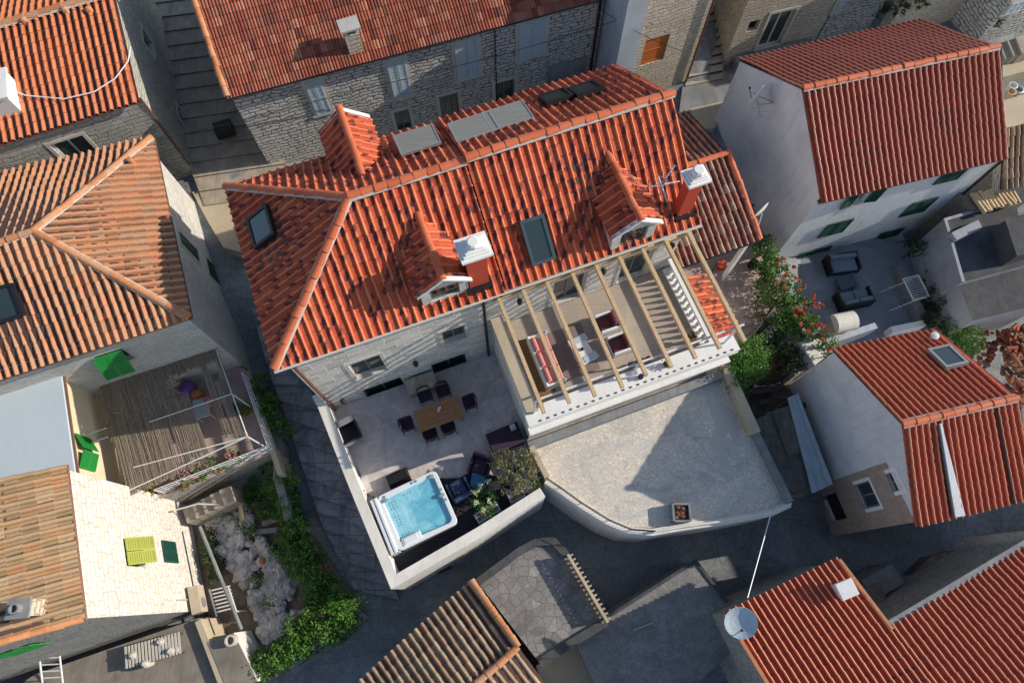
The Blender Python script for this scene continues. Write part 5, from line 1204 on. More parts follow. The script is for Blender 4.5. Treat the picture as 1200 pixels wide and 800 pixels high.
# ================================================================ BEIGE HOUSE + lane houses, top right
def blockhouse(name,lb,fl,fr,dep,zb,zt,wallm,ops=(),roof='t_old',doorops=(),side=None,sty='coppi'):
    fl,fr=Vector(fl),Vector(fr); e_=(fr-fl).normalized(); n_=Vector((-e_.y,e_.x)); r=thing(name,lb,'house',(*((fl+fr)/2+n_*dep/2),zb))
    W4=[Wall(fl,fr),Wall(fr,fr+n_*dep),Wall(fr+n_*dep,fl+n_*dep),Wall(fl+n_*dep,fl)]
    return r,W4,e_,n_
br=P2(803,97,.6); bl=br-vE.xy*2.9*1.; bl=P2(716,84,1.4)
bl=br+(Vector((-math.cos(ANG),-math.sin(ANG))))*3.0
r,W4,e_,n_=blockhouse('beige_stone_house','beige rubble stone house with two small orange shuttered openings',bl,br,7,0,7.5,'rubble_beige')
for a_,b_ in (((727,9),(743,28)),((757,48),(777,70))):
    q=W4[0].rect(a_,b_,(.4,.4)); W4[0].ops.append(q)
    p=W4[0]; mb=MB(); p.obox(mb,q[0]+.02,q[1]-.02,q[2]+.02,q[3]-.02,-.12,-.07); sh_=mb.build('shutter','orange',r)
    t=.05
    for z_ in (q[2]+.06,(q[2]+q[3])/2,q[3]-.12): mb=MB(); p.obox(mb,q[0]+.03,q[1]-.03,z_,z_+t,-.07,-.045); mb.build('batten','orange',sh_)
mb=MB()
for w_ in W4: w_.build(mb,-2,7.8)
mb.build('wall','rubble_beige',r)
mb=MB(); zz=7.8; A_=[V3(W4[0].a,zz),V3(W4[0].b,zz),V3(W4[1].b,zz),V3(W4[2].b,zz)]; m1=(A_[0]+A_[3])/2+UP*1.4; m2=(A_[1]+A_[2])/2+UP*1.4
roof_quad(mb,A_[0],A_[1],m2,m1,'coppi'); roof_quad(mb,A_[2],A_[3],m1,m2,'coppi'); mb.build('roof',['t_old','under'],r)
mb=MB(); mb.tube([W4[0].pt(W4[0].L-.05,7.6,.08),W4[0].pt(W4[0].L-.05,.6,.08)],.05,6); mb.build('downpipe','copper',r)
w_=W4[3]; mb=MB(); w_.obox(mb,.0,w_.L+.05,-1,7.75,.0,.9); mb.build('side_render','plaster_blue',r)
# houses across the lane
def lanehouse(name,lb,bpx,bpx2,zb,dep,zt,wm,feats,trim='stone_trim',ang=None):
    bl=P2(*bpx,zb); br=P2(*bpx2,zb)
    r,W4,e_,n_=blockhouse(name,lb,bl,br,dep,zb,zt,wm)
    for kind,a_,b_ in feats:
        q=W4[0].rect(a_,b_,(.5,.6)); 
        if kind=='door': q=(q[0],q[1],zb+.05,max(q[3],zb+2.0))
        if kind in('win','door'): W4[0].ops.append(q); window(W4[0],q,r,'frame_w',.2,1,surround='stone_trim',name='window' if kind=='win' else 'door')
        if kind=='shut': shutter(W4[0],q,r,'blueshut','stone_trim')
        if kind=='hole': W4[0].ops.append(q); window(W4[0],q,r,'metal_d',.25,0,None,None,pane='dark',name='opening')
    mb=MB(); 
    for w_ in W4: w_.build(mb,-3,zt)
    mb.build('wall',wm,r)
    A_=[V3(W4[0].a,zt),V3(W4[0].b,zt),V3(W4[1].b,zt),V3(W4[2].b,zt)]; m1=(A_[0]+A_[3])/2+UP*1.6; m2=(A_[1]+A_[2])/2+UP*1.6
    mb=MB(); roof_quad(mb,A_[0],A_[1],m2,m1,'coppi'); roof_quad(mb,A_[2],A_[3],m1,m2,'coppi'); mb.build('roof',['t_old','under'],r)
    return r,W4
lanehouse('lane_house','pale stone house with wide grey white double door facing the lane',(850,68),(958,42),1.2,7,7,'rubble_beige',[('door',(893,42),(934,10)),('hole',(880,28),(886,33))])
lanehouse('lane_house','pale stone house with blue grey shutter right of the wide door',(960,42),(1022,26),1.2,7,7,'rubble_grey',[('shut',(972,14),(990,0))])
mb=MB(); mb.path([P2(1035,32,1.3),P2(1120,8,1.3)],.5,-1,3.0,0); mb.build('garden_wall','rubble_beige',label='stone garden wall with a clipped hedge on top',cat='wall')
mb=MB(); foliage(mb,[(P(1050,10,3.1),(.7,.3,.25)),(P(1070,2,3.1),(.7,.3,.25)),(P(1035,14,3.1),(.4,.3,.2))],900,.1,.12); mb.build('clipped_hedge','lf_dark',label='small dark hedge growing on the stone garden wall',cat='hedge')
lanehouse('lane_house','grey stone house at the top right corner beside the brown steps',(1150,42),(1260,10),1.5,7,7,'rubble_grey',[('hole',(1166,32),(1176,24)),('shut',(1178,14),(1200,2))])
# ================================================================ BOTTOM LEFT: white stone house
ze=5.4
E0,E1=P(76,545,ze),P(98,728,ze); de=(E0-E1).normalized(); ow=Vector((de.y,-de.x,0)); ow=ow if ow.x>0 else -ow
E1b=E1; W1=E1-ow*6+UP*2.4; W0=E0-ow*6+UP*2.4
wh=thing('limewashed_house','bright limewashed stone house with straw coloured tiles and a yellow shuttered window','house',((E0+E1)/2-ow*4).to_tuple()[:2]+(-3,))
vd_=(P(0,757,ze)-E1); vd_.z=0
mt=MB(); roof_quad(mt,E1,E0,W0,W1,'straw',.02); W2_=W1-ow*6-UP*2.4; W3_=W0-ow*6-UP*2.4; roof_quad(mt,W3_,W2_,W1,W0,'straw',.02); mt.build('roof',['t_straw','under'],wh)
a=MB();m=MB(); ridge(a,m,W0+UP*.04,W1+UP*.04,.13); ridge(a,m,E1+UP*.06+de*.08,W1+UP*.06+de*.08,.1,.4,False); a.build('ridge_tiles','cap_old',wh)
q=[(E1+de*.12-ow*.12).xy,(E0-de*.05-ow*.12).xy,(W3_-de*.05).xy,(W2_+de*.12).xy]
bE,bN,bW,bS=Wall(q[0],q[1]),Wall(q[1],q[2]),Wall(q[2],q[3]),Wall(q[3],q[0])
ry=bE.rect((144,631),(168,664)); print('ry',ry); rg=bE.rect((188,633),(208,660)); bE.ops.append(ry)
ry_=ry; window(bE,ry,wh,'frame_g',.18,0); shutter(bE,rg,wh,'green_dk',None)
for (h,a_,b_) in (('l',ry[0],(ry[0]+ry[1])/2-.01),('r',(ry[0]+ry[1])/2+.01,ry[1])):
    mb=MB(); leaf_panel(bE,mb,a_,b_,ry[2],ry[3],o=.05,hinge='t',ang=.42); mb.build('shutter','yellow',wh)
mb=MB(); bE.build(mb,-6,ze+.02); mb.build('front_wall','rubble_white',wh)
mb=MB()
o=bS.rect((4,766),(34,757),(.9,.9)); o=(o[0],o[0]+1.1,o[3]-1.1,o[3]); print('bS',o); bS.ops.append(o)
for w_ in (bN,bW,bS): w_.build(mb,-6,ze+.02,(w_.L/2,ze+2.3) if w_ is not bW else None)
mb.build('wall','rubble_dark',wh)
o=bS.ops[0]; shutter(bS,o,wh,'green_br')
mb=MB(); mb.tube([E0+ow*.03-UP*.05,E1+ow*.03-UP*.05],.06,6); mb.build('gutter','copper',wh)
nW=(E0-E1).cross(W1-E1).normalized(); nW=nW if nW.z>0 else -nW; c=onplane(40,712,E1,nW)
mb=MB(); mb.box(c-UP*.3,.5,.42,.9,.1); ch=mb.build('chimney','rubble_beige',wh); mb=MB(); mb.box(c+UP*.6,.62,.52,.07,.1); mb.lathe(c+UP*.67,[(.14,0),(.14,.18),(.10,.18),(.1,.02)],10); mb.build('chimney_cap','concrete',ch)
u,z=bE.hit(232,702,.35); ac=thing('air_conditioner','beige air conditioner box bracketed low on the limewashed wall','air conditioner',bE.pt(u,-1.3,.3))
mb=MB(); bE.obox(mb,u-.5,u+.5,z-.35,z+.25,.14,.5); mb.build('casing','sand',ac); mb=MB(); p=bE.pt(u-.15,z-.05,.5); nn=Vector((bE.n.x,bE.n.y,0)); mb.tube([p,p+nn*.02],.2,14); mb.build('fan_grille','metal',ac)
mb=MB(); bE.obox(mb,u-.4,u-.35,z-.42,z-.35,.0,.5); bE.obox(mb,u+.35,u+.4,z-.42,z-.35,.0,.5); mb.build('bracket','metal',ac)
mb=MB(); mb.tube([bE.pt(u+.1,z+1.,.03),bE.pt(u+.1,z+.2,.05)],.03,5); mb.build('conduit','sand',ac)
# cream house between
cz=3.1
cr=thing('cream_house','cream yellow house with pale blue flat roof and green shutters','house',P(80,500,-2))
k0,k1=P2(68,429,cz),P2(84,542,cz); dd=(k1-k0).normalized(); oc=Vector((-dd.y,dd.x)); oc=oc if oc.x>0 else -oc
k1=k1+dd*.6; k0=k0-dd*.0
cw=Wall(k1,k0) 
if cw.n.dot(oc)<0: cw=Wall(k0,k1)
rs=cw.rect((86,508),(110,553)); rs=(rs[0],rs[1],max(rs[2],rs[3]-1.1),rs[3]); print('rs',rs); 
mb=MB(); cw.build(mb,-6,cz); q=[cw.a,cw.b,cw.b-oc*6,cw.a-oc*6]; Wall(q[1],q[2]).build(mb,-6,cz); Wall(q[2],q[3]).build(mb,-6,cz); Wall(q[3],q[0]).build(mb,-6,cz); mb.build('wall','plaster_yellow',cr)
mb=MB(); mb.prism([cw.a+oc*.12,cw.b+oc*.12,cw.b-oc*6.1,cw.a-oc*6.1],cz+.003,cz+.13); mb.build('flat_roof','sheet_roof',cr)
shutter(cw,rs,cr,'green_br',None,.35)
mb=MB(); mb.tube([V3(cw.a+oc*.16,cz),V3(cw.b+oc*.16,cz)],.05,6); mb.build('gutter','copper',cr)
for k in (.55,.63): 
    p=cw.pt(cw.L*(1-k) if cw.b==k0 else cw.L*k,1.9,0); mb=MB(); mb.tube([p,p+V3(oc,0)*.7],.02,5); mb.build('bracket','metal_w',cr)
# bottom-left lower terrace
tz=-1.7
mb=MB(); tp=[P2(*p,tz) for p in ((40,790),(232,724),(272,830),(60,900),(-60,860))]; mb.prism(tp,-6,tz); o=mb.build('lower_flat_roof','tar2',label='dusty concrete flat roof at the bottom left under the stone wall',cat='roof')
mb=MB(); mb.path([P2(232,727,tz+.25),P2(268,822,tz+.25)],.22,-6,tz+.28); mb.build('parapet','sand',label='narrow sandy parapet on the edge of the dusty flat roof',cat='wall')
q=P(178,765,tz+.5); t=thing('slatted_table','low slatted pallet table on the dusty flat roof','table',(q.x,q.y,tz),ANG-.1)
mb=MB()
for k in range(17): mb.box((-.95+k*.12,.1,.42),.07,.75,.03)
mb.build('slats','stone_trim',t,local=True); mb=MB(); mb.box((0,.42,.36),2.0,.08,.06); mb.box((0,-.25,.36),2.0,.08,.06); mb.build('beam','wicker',t,local=True)
for x in (-.9,.9):
    for y in (-.25,.42): mb=MB(); mb.box((x,y,0),.07,.07,.36); mb.build('leg','wicker',t,local=True)
for i,px in enumerate(((168,778),(198,763),(186,752),(153,768))):
    q=P(*px,tz+.6); mb=MB(); rocks(mb,[(q.x,q.y,tz+.5)],.14,.17); mb.lathe((q.x,q.y,tz),[(.12,0),(.15,.4),(.12,.5)],9); mb.build('pot','stone_trim',label=('white rounded pot in front of the pallet table','white rounded pot at the right end of the pallet table','white rounded pot behind the pallet table','white rounded pot at the left end of the pallet table')[i],cat='pot',group='white pots around the pallet table')
q=P(63,787,tz+.5); r=thing('white_rack','white ladder like rack at the bottom left edge','rack',(q.x,q.y,tz),.05)
for x in (-.36,.36): mb=MB(); mb.tube([(x,-.9,.2),(x,.55,.9)],.035,6); mb.build('rail','metal_w',r,local=True)
for k in range(7): f=k/6; mb=MB(); mb.tube([(-.36,-.85+1.35*f,.22+.66*f),(.36,-.85+1.35*f,.22+.66*f)],.025,5); mb.build('rung','metal_w',r,local=True)
mb=MB(); mb.prism([P2(*p,-1.4) for p in ((243,752),(274,741),(302,798),(266,808))],-6,-1.4,0,1); mb.build('outhouse',['plaster_white','tar2'],label='small outhouse with brown roof and round chimney pot beside the garden',cat='outhouse',origin=P(272,775,-4))
q=P(271,750,-1.2); mb=MB(); mb.lathe((q.x,q.y,-1.41),[(.2,0),(.2,.35),(.14,.35),(.13,.05)],14); mb.build('chimney_pot','stone_trim',label='round chimney pot on the small outhouse roof',cat='chimney pot')
# ================================================================ BOTTOM HOUSES
bz_=.6
def gable_px(name,lb,eL,eR,rL,rR,ze,zr,zb,sty,tm,wm,caps=True,cap='cap_old'):
    "one visible slope eave eL-eR and ridge rL-rR (pixels), mirrored behind"
    a_,b_=P(*eL,ze),P(*eR,ze); c_,d_=P(*rR,zr),P(*rL,zr)
    r=thing(name,lb,'house',((a_+b_+c_+d_)/4).to_tuple()[:2]+(zb,))
    mid=lambda e,rg: Vector((2*rg.x-e.x,2*rg.y-e.y,ze))
    a2,b2=mid(a_,d_),mid(b_,c_)
    mt=MB(); roof_quad(mt,a_,b_,c_,d_,sty,.012); roof_quad(mt,b2,a2,d_,c_,sty,.012); mt.build('roof',[tm,'under'],r)
    m=MB(); x=MB(); ridge(m,x,d_+UP*.04,c_+UP*.04,.12,mort=caps); m.build('ridge_tiles',cap,r)
    mb=MB(); ins=lambda p,q1,q2:(p.xy+(q1.xy-p.xy).normalized()*.18+(q2.xy-p.xy).normalized()*.15)
    q=[ins(a_,b_,a2),ins(b_,a_,b2),ins(b2,a2,b_),ins(a2,b2,a_)]
    A=sum(q[i-1].x*q[i].y-q[i].x*q[i-1].y for i in range(4)); q=q if A>0 else q[::-1]
    for i in range(4):
        w_=Wall(q[i],q[(i+1)%4]); ed=(q[(i+1)%4]-q[i]).normalized(); apex=None
        if abs(ed.dot((b_-a_).xy.normalized()))<.6: rr_=min((c_,d_),key=lambda p:(p.xy-(w_.a+w_.b)/2).length); apex=((rr_.xy-w_.a).dot(w_.d),zr-.06)
        w_.build(mb,zb,ze+.02,apex)
    mb.build('wall',wm,r); return r,(a_,b_,c_,d_)
oldr,_=gable_px('old_tiled_house','weathered brown tiled house at the bottom centre below the lane',(418,802),(553,681),(470,880),(607,757),.3,1.2,-6,'coppi','t_dusty','rubble_dark')
mb=MB(); ridge(mb,MB(),_[1]+UP*.08,_[2]+UP*.08,.12,.4,False); mb.build('verge_tiles','cap_old',oldr)
# crazy paved flat roof with balustrade
fz_=-.6
cp=[P2(*p,fz_) for p in ((560,682),(610,645),(630,635),(648,634),(664,650),(710,728),(632,776))]
mb=MB(); mb.prism(cp,-6,fz_,0,1); fr_=mb.build('paved_flat_roof',['concrete','crazy'],label='flat roof of crazy paving with rounded corner at the bottom centre',cat='roof')
mb=MB(); mb.path(cp[:5],.28,fz_-.1,fz_+.2); mb.path([cp[5],cp[6]],.3,fz_-.1,fz_+.12); mb.build('roof_edge','dkroof',fr_)
bl_=thing('balustrade','short pale balustrade on the right edge of the crazy paved roof','balustrade',V3((cp[4]+cp[5])/2,fz_))
mb=MB(); mb.path([cp[4],cp[5]],.1,fz_+.55,fz_+.62); mb.build('handrail','sand',bl_)
for k in range(15):
    p=cp[4].lerp(cp[5],(k+.5)/15); mb=MB(); dr=(cp[5]-cp[4]).normalized(); mb.box(V3(p,fz_-.05),.34,.05,.62,math.atan2(dr.y,dr.x)+math.pi/2); mb.build('baluster','sand',bl_)
gz_=-.9
gr=thing('grey_flat_house','wide rough grey flat roof at the bottom between balustrade and satellite dish','house',P(770,740,-3))
mb=MB(); mb.prism([P2(*p,gz_) for p in ((672,748),(815,657),(852,705),(862,760),(800,815),(720,850))],-6,gz_,0,1); mb.build('flat_roof',['concrete','tar'],gr)
mb=MB(); mb.path([P2(*p,gz_) for p in ((672,748),(815,657),(852,705))],.12,gz_-.1,gz_+.06); mb.build('roof_edge','dkroof',gr)
mb=MB(); mb.prism([P2(*p,-2) for p in ((628,780),(676,750),(712,815),(650,840))],-6,-2,0); mb.build('sandy_yard','sand',kind='structure')
mb=MB(); mb.tube([P(742,738,-.87),P(765,729,-.87)],.025,5); mb.build('roof_pipe','sand',label='thin tan pipe lying on the grey flat roof',cat='pipe')
# bottom right house
hz0=1.4
p0,p1=P(850,719,hz0),P(982,655,hz0); ee=(p1-p0).normalized(); nn_=Vector((ee.y,-ee.x,0)); 
q2=P(1045,738,hz0); 
sl=math.tan(math.radians(21)); 
def BR(s,t): p=p0+ee*s+nn_*t; return Vector((p.x,p.y,hz0+sl*t))
LP=(p1-p0).length
# notch position: find s,t on sloped plane for given pixel
nBR=ee.cross(Vector((nn_.x,nn_.y,sl))).normalized(); nBR=nBR if nBR.z>0 else -nBR
def brs(px): h=onplane(*px,p0,nBR); d=h-p0; return d.dot(ee),d.dot(nn_)
n1=brs((1041,738)); n2=brs((1205,640)); n3=brs((905,802)); print('BR',LP,n1,n2,n3)
bh=thing('ribbed_roof_house','orange ribbed roof house at the bottom right with big satellite dish','house',(BR(4,4)).to_tuple()[:2]+(-3,))
T2=7.
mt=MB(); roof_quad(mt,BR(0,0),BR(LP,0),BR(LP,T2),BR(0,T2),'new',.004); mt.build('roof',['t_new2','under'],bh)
wing=thing('ribbed_roof_house','long orange ribbed roof in the bottom right corner with grey gutter edge','house',(BR(9,4)).to_tuple()[:2]+(-3,))
e0=BR(*n1); e1=BR(*n2); f1=e1+(e1-e0)*.3
mt=MB(); wv=(e1-e0).normalized(); e0b=e0+wv*.02
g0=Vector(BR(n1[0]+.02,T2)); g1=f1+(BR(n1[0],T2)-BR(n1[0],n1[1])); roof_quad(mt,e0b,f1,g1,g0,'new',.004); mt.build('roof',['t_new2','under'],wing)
mb=MB(); nv=Vector((wv.y,-wv.x,0)); mb.obox(e0-nv*.24-UP*.1,f1-e0,nv*.2,UP*.13); mb.build('gutter_edge','concrete',wing)
mb=MB(); mb.prism([(e0+nv*.1).xy,(f1+nv*.1).xy,(g1).xy,(g0).xy],-6,1.2); mb.build('wall','rubble_dark',wing)
mb=MB(); q=[BR(.12,.12),BR(LP-.12,.12),BR(LP-.12,T2),BR(.12,T2)]; mb.prism([x.xy for x in q],-6,[x.z-.08 for x in q]); mb.build('wall','rubble_dark',bh)
mb=MB(); mb.obox(BR(-.08,0)+UP*.0,ee*.12,BR(0,T2)-BR(0,0),UP*.13); mb.obox(BR(LP-.05,0),ee*.1,BR(0,n1[1])-BR(0,0),UP*.14); mb.build('verge','cap_old',bh)
c=onplane(984,690,p0,nBR); mb=MB(); mb.box(c-UP*.1,.42,.42,.55,ANG); mb.cbox(c+UP*.45,.62,.55,.1,ANG); mb.build('roof_vent','metal_w',bh)
bp_=BR(-.15,.35); bp_.z=.2; dish('satellite_dish','big grey satellite dish on a pole at the corner of the bottom right roof',P(868,728,2.3),(-.2,-.35,.93),.52,bp_,'blueshut',.03)
# pole with wire over the lane
mb=MB(); mb.tube([P(903,603,.6),P(876,700,1.5)],.02,5); mb.build('overhead_wire','metal_w',label='pale overhead wire crossing the dark lane to the bottom right roof',cat='wire')
# shed roof pieces between
for pts,z,mt_,lb in (([(1010,680),(1045,660),(1060,682),(1025,704)],-1.6,'concrete','dark flat shed roof beside the bottom right house'),([(1012,690),(1032,682),(1040,706),(1022,716)],-1.4,'corr_old','small corrugated sheet leaning beside the ribbed roof')):
    mb=MB(); mb.prism([P2(*p,z) for p in pts],-6,z); mb.build('shed',mt_,label=lb,cat='shed')
# ================================================================ RIGHT SIDE
zc=-1.0
mb=MB(); mb.prism([P2(*p,zc) for p in ((925,262),(1063,285),(1095,392),(960,420),(905,330))],GZ,zc,0); mb.build('slate_courtyard','courtblue',kind='structure')
# lounge set
def outdoor_sofa(lb,px,ang,w,d,n,cm='blueshut'):
    p=P(*px,zc+.4); return softseat('outdoor_sofa',lb,'sofa',(p.x,p.y,zc),ang,w,d,'metal_d',(cm,cm),n=n)
M['cush_b']=m_plain('slate_blue_cushion',(.17,.22,.28),.9)
outdoor_sofa('dark framed two seat sofa against the white house wall',(988,308),math.radians(8),1.35,.8,1,'cush_b')
q=P(1002,349,zc+.4); softseat('outdoor_sofa','dark framed double seat facing away from the pale chimney hood','sofa',(q.x,q.y,zc),math.radians(192),1.45,.75,'metal_d',('cush_b','cush_b'),n=2)
q=P(993,330,zc+.35); mb=MB(); mb.cbox((q.x,q.y,zc+.3),.8,.6,.05,.3,.01)
for x in(-.3,.3):
    for y in(-.2,.2): mb.box((q.x+x,q.y+y,zc),.05,.05,.3,.3)
mb.build('low_table','skyframe',label='low dark blue table between the two courtyard sofas',cat='table')
q=P(1068,341,zc+.6); r=thing('drying_rack','white folding laundry rack in the slate courtyard','laundry rack',(q.x,q.y,zc),.25)
mb=MB()
for a_,b_ in (((-.35,-.5),(.35,-.5)),((.35,-.5),(.35,.5)),((.35,.5),(-.35,.5)),((-.35,.5),(-.35,-.5))): mb.tube([(*a_,.95),(*b_,.95)],.035,5)
mb.build('frame','metal_w',r,local=True); mb=MB()
for k in range(9): y=-.42+k*.105; mb.tube([(-.35,y,.95),(.35,y,.95)],.014,4)
mb.build('wires','metal_w',r,local=True)
for s_ in (-.45,.45): mb=MB(); mb.tube([(-.9,s_,.0),(.3,s_,.93)],.018,5); mb.tube([(-.75,s_,.5),(-.3,s_,.0)],.018,5); mb.build('leg','metal_w',r,local=True)
# hooded chimney
q=P(985,385,zc); ho=thing('garden_chimney','cream garden chimney with a curved white hood rising from the courtyard edge','chimney',(q.x-.4,q.y-.25,zc))
b=P(953,396,zc); b=P(940,402,zc); tp=P(994,374,0); best=min((zc+i*.03 for i in range(200)),key=lambda z:(P2(992,375,z)-P2(951,392,zc)).length); b=P(951,392,zc)
print('garden chimney top',best)
best=min(best,2.6); b=V3(P2(992,375,best-.2),zc)
mb=MB(); mb.box(b,.6,.5,best-zc-.4,.2); mb.build('shaft','sand',ho)
mb=MB(); v=[];n_=8
for x in (-.42,.42):
    for k in range(n_+1):
        t=math.pi*k/n_; v.append(Vector((b.x,b.y,best-.42))+Matrix.Rotation(.2,3,'Z')@Vector((x,-.38*math.cos(t),.36*math.sin(t))))
mb.add(v,[(k,k+1,n_+2+k,n_+1+k) for k in range(n_)]); mb.add(v,[tuple(range(n_+1))]); mb.add([Vector((p.x,p.y,p.z-.06)) for p in v],[(k+1,k,n_+1+k,n_+2+k) for k in range(n_)]); mb.box((b.x,b.y,best-.5),.82,.72,.08,.2); mb.build('hood','coping',ho)
# low walls around courtyard
def lowwall(lb,pts,z,w,h,mat,name='low_wall'):
    mb=MB(); mb.path([P2(*p,z+h) for p in pts],w,z-1.5,z+h); return mb.build(name,mat,label=lb,cat='wall')
lowwall('pale blue grey wall between the courtyard and the light orange roof',[(970,400),(1027,381)],zc,.25,1.3,'plaster_blue')
lowwall('white bordered wall edge at the right of the garden chimney',[(1045,386),(1084,378)],zc,.25,.6,'white')
lowwall('grey ledge with laundry rack along the right of the slate courtyard',[(1055,312),(1070,345),(1086,378)],zc,.35,.5,'concrete')
nb=thing('grey_annex_house','low house with grey rendered wall and two shaded flat roofs on the right','house',P(1110,330,-1))
fz2=1.6
fa=[P2(*p,fz2) for p in ((1106,257),(1190,233),(1204,310),(1127,331))]; fb=[P2(*p,1.25) for p in ((1124,333),(1215,307),(1230,354),(1140,376))]
mb=MB(); mb.prism(fa,-5,fz2,0,1); mb.prism(fb,-5,1.25,0,1); mb.build('flat_roof',['plaster_dim','dkroof'],nb)
mb=MB(); mb.path([P2(1190,234,fz2),P2(1107,258,fz2),P2(1128,331,fz2)],.12,fz2-.1,fz2+.07); mb.build('roof_edge','plaster_dim',nb)
mb=MB(); mb.prism([P2(*p,2.6) for p in ((1128,262),(1160,247),(1165,256),(1134,271))],1.5,1.9); mb.build('pale_ledge','plaster_dim',nb)
# log pile on small roof
mb=MB(); mb.prism([P2(*p,1.8) for p in ((1122,224),(1185,190),(1200,218),(1140,246))],-5,1.8,0); mb.build('concrete_platform','tar2',label='concrete platform below the log pile',cat='platform')
lp=thing('log_pile','row of split pale logs stacked on the concrete platform','log pile',P(1158,236,2))
for k in range(11):
    q=P(1146+k*4.2,238-k*1.1,1.92); a_=R.uniform(-.15,.15)+1.95; L=R.uniform(.35,.5); dv=Vector((math.cos(a_),math.sin(a_),0)); mb=MB(); mb.tube([q-dv*L,q+dv*L],.085,7); mb.build('log','timber',lp)
ro=thing('small_tiled_roof','short run of old brown clay tiles at the right edge above the log pile','roof',P(1190,170,2))
mt=MB(); roof_quad(mt,P(1172,222,2.6),P(1215,215,2.6),P(1215,140,3.4),P(1176,152,3.4),'coppi',.02); mt.build('tiles',['t_dusty','under'],ro); mb=MB(); mb.prism([P2(*p,2.6) for p in ((1176,218),(1240,208),(1240,142),(1180,152))],-4,2.55); mb.build('wall','rubble_dark',ro)
# cabinet / blue sheet at right edge
mb=MB(); mb.prism([P2(*p,2.5) for p in ((1178,258),(1215,245),(1225,290),(1192,300))],0,2.5); mb.build('lean_to','dkroof',label='dark flat roofed lean to at the right edge',cat='lean-to')
# lane at top right: pale paving and junk
mb=MB(); mb.prism([P2(*p,1.7) for p in ((1168,68),(1215,58),(1222,78),(1170,92))],-2,1.7); mb.prism([P2(*p,1.3) for p in ((1175,118),(1230,102),(1230,140),(1178,150))],-2,1.3); mb.build('sunlit_terrace','sand',kind='structure')
mb=MB(); st=[]
for k in range(7): mb.prism([P2(1130+k*10,62-k*3,1.6+k*.12),P2(1142+k*10,59-k*3,1.6+k*.12),P2(1150+k*10,78-k*3,1.6+k*.12),P2(1138+k*10,81-k*3,1.6+k*.12)],-1,1.6+k*.12)
mb.build('brown_steps','step',kind='structure')
for px,mat,lb in (((1188,100),'metal_w','white bucket in the group of clutter at the right edge'),((1195,105),'metal','grey metal can in the clutter at the right edge'),((1186,107),'timber','tan basket in the clutter at the right edge')):
    q=P(*px,1.6); mb=MB(); mb.lathe((q.x,q.y,1.3),[(.15,0),(.2,.3),(.16,.31),(.14,.1)],10); mb.build('bucket',mat,label=lb,cat='bucket')
# broken tiles heap on the right
sp=[P2(*p,-.8) for p in ((1150,392),(1160,385),(1168,400),(1152,440),(1142,432))]
mb=MB(); rocks(mb,[(x,y,-1.0+R.uniform(0,.4)) for x,y in scatter(sp,60)],.09,.16); mb.build('tile_heap','bits',kind='stuff',label='narrow heap of broken orange tiles beside the dark green shrubs',cat='rubble')
mb=MB(); 
stp=[P2(*p,.0) for p in ((1180,385),(1215,375),(1220,470),(1190,475))]
for x,y in scatter(stp,150):
    a_=R.uniform(0,3.1); z=-.8+R.uniform(0,.9); dv=Vector((math.cos(a_),math.sin(a_),R.uniform(-.3,.3)))*.2; mb.tube([Vector((x,y,z))-dv,Vector((x,y,z))+dv],[.09,.07],6)
mb.build('tile_stack','bits',kind='stuff',label='untidy stack of orange barrel tiles at the right edge',cat='tiles')
# ---------- dark garden: corrugated sheets, planks, shrubs
cs=thing('corrugated_roof','old rusty corrugated roof patches right of the cement terrace','roof',P(925,540,-1))
def corrug(name,mat,pts,z0,z1,par,pitch=.11,amp=.022,al=0):
    "pts px: a,b along ribs start edge; d,c end edge"
    a_,b_,c_,d_=[P(*p,z) for p,z in zip(pts,(z0,z0,z1,z1))]; n=max(4,int((b_-a_).length/pitch*2)); v=[]
    for k in range(n+1):
        h=UP*(amp*(1 if k%2 else -1)); v+=[a_.lerp(b_,k/n)+h,d_.lerp(c_,k/n)+h]
    mb=MB(); f=[(2*k,2*k+1,2*k+3,2*k+2) for k in range(n)]; mb.add(v,f); mb.add([x-UP*.01 for x in v],[q[::-1] for q in f]); return mb.build(name,mat,par)
corrug('sheet','corr_old',[(885,492),(912,478),(948,568),(920,582)],-.5,-.9,cs); corrug('sheet','corr_old',[(905,482),(936,470),(952,520),(925,536)],-.35,-.55,cs); corrug('sheet','corr_old',[(925,534),(950,524),(958,572),(934,582)],-.7,-.95,cs)
cb=thing('corrugated_sheet','long pale blue corrugated sheet at the foot of the grey gable','roof',P(950,520,-1))
corrug('sheet','corr',[(923,466),(935,461),(976,567),(952,578)],-.2,-.7,cb,.16)
mb=MB(); mb.prism([P2(*p,-1.2) for p in ((884,490),(936,464),(975,566),(925,588))],-6,-1.25); mb.build('shed_walls','rubble_dark',cs)
dz=-1.6
mb=MB(); mb.prism([P2(*p,dz) for p in ((852,428),(880,380),(935,400),(985,420),(935,470),(890,500))],GZ,dz); mb.build('garden_soil','soil',kind='structure')
mb=MB()
for k in range(26):
    x,y=R.uniform(872,928),R.uniform(445,492); q=P(x,y,dz+R.uniform(.1,.7)); a_=R.uniform(-.2,.9); L=R.uniform(.3,.9); dv=Vector((math.cos(a_),math.sin(a_),R.uniform(-.1,.1)))*L; mb.obox(q-dv,dv*2,Vector((-dv.y,dv.x,0)).normalized()*R.uniform(.06,.22),UP*.05)
mb.build('plank_heap','wicker',kind='stuff',label='heap of dark old planks in the shaded garden',cat='planks')
mb=MB(); mb.prism([P2(*p,-.3) for p in ((924,402),(940,395),(955,428),(932,440))],-4,-.3); mb.build('stone_block','rubble_dark',label='rough stone wall stub below the flowering vine',cat='wall')
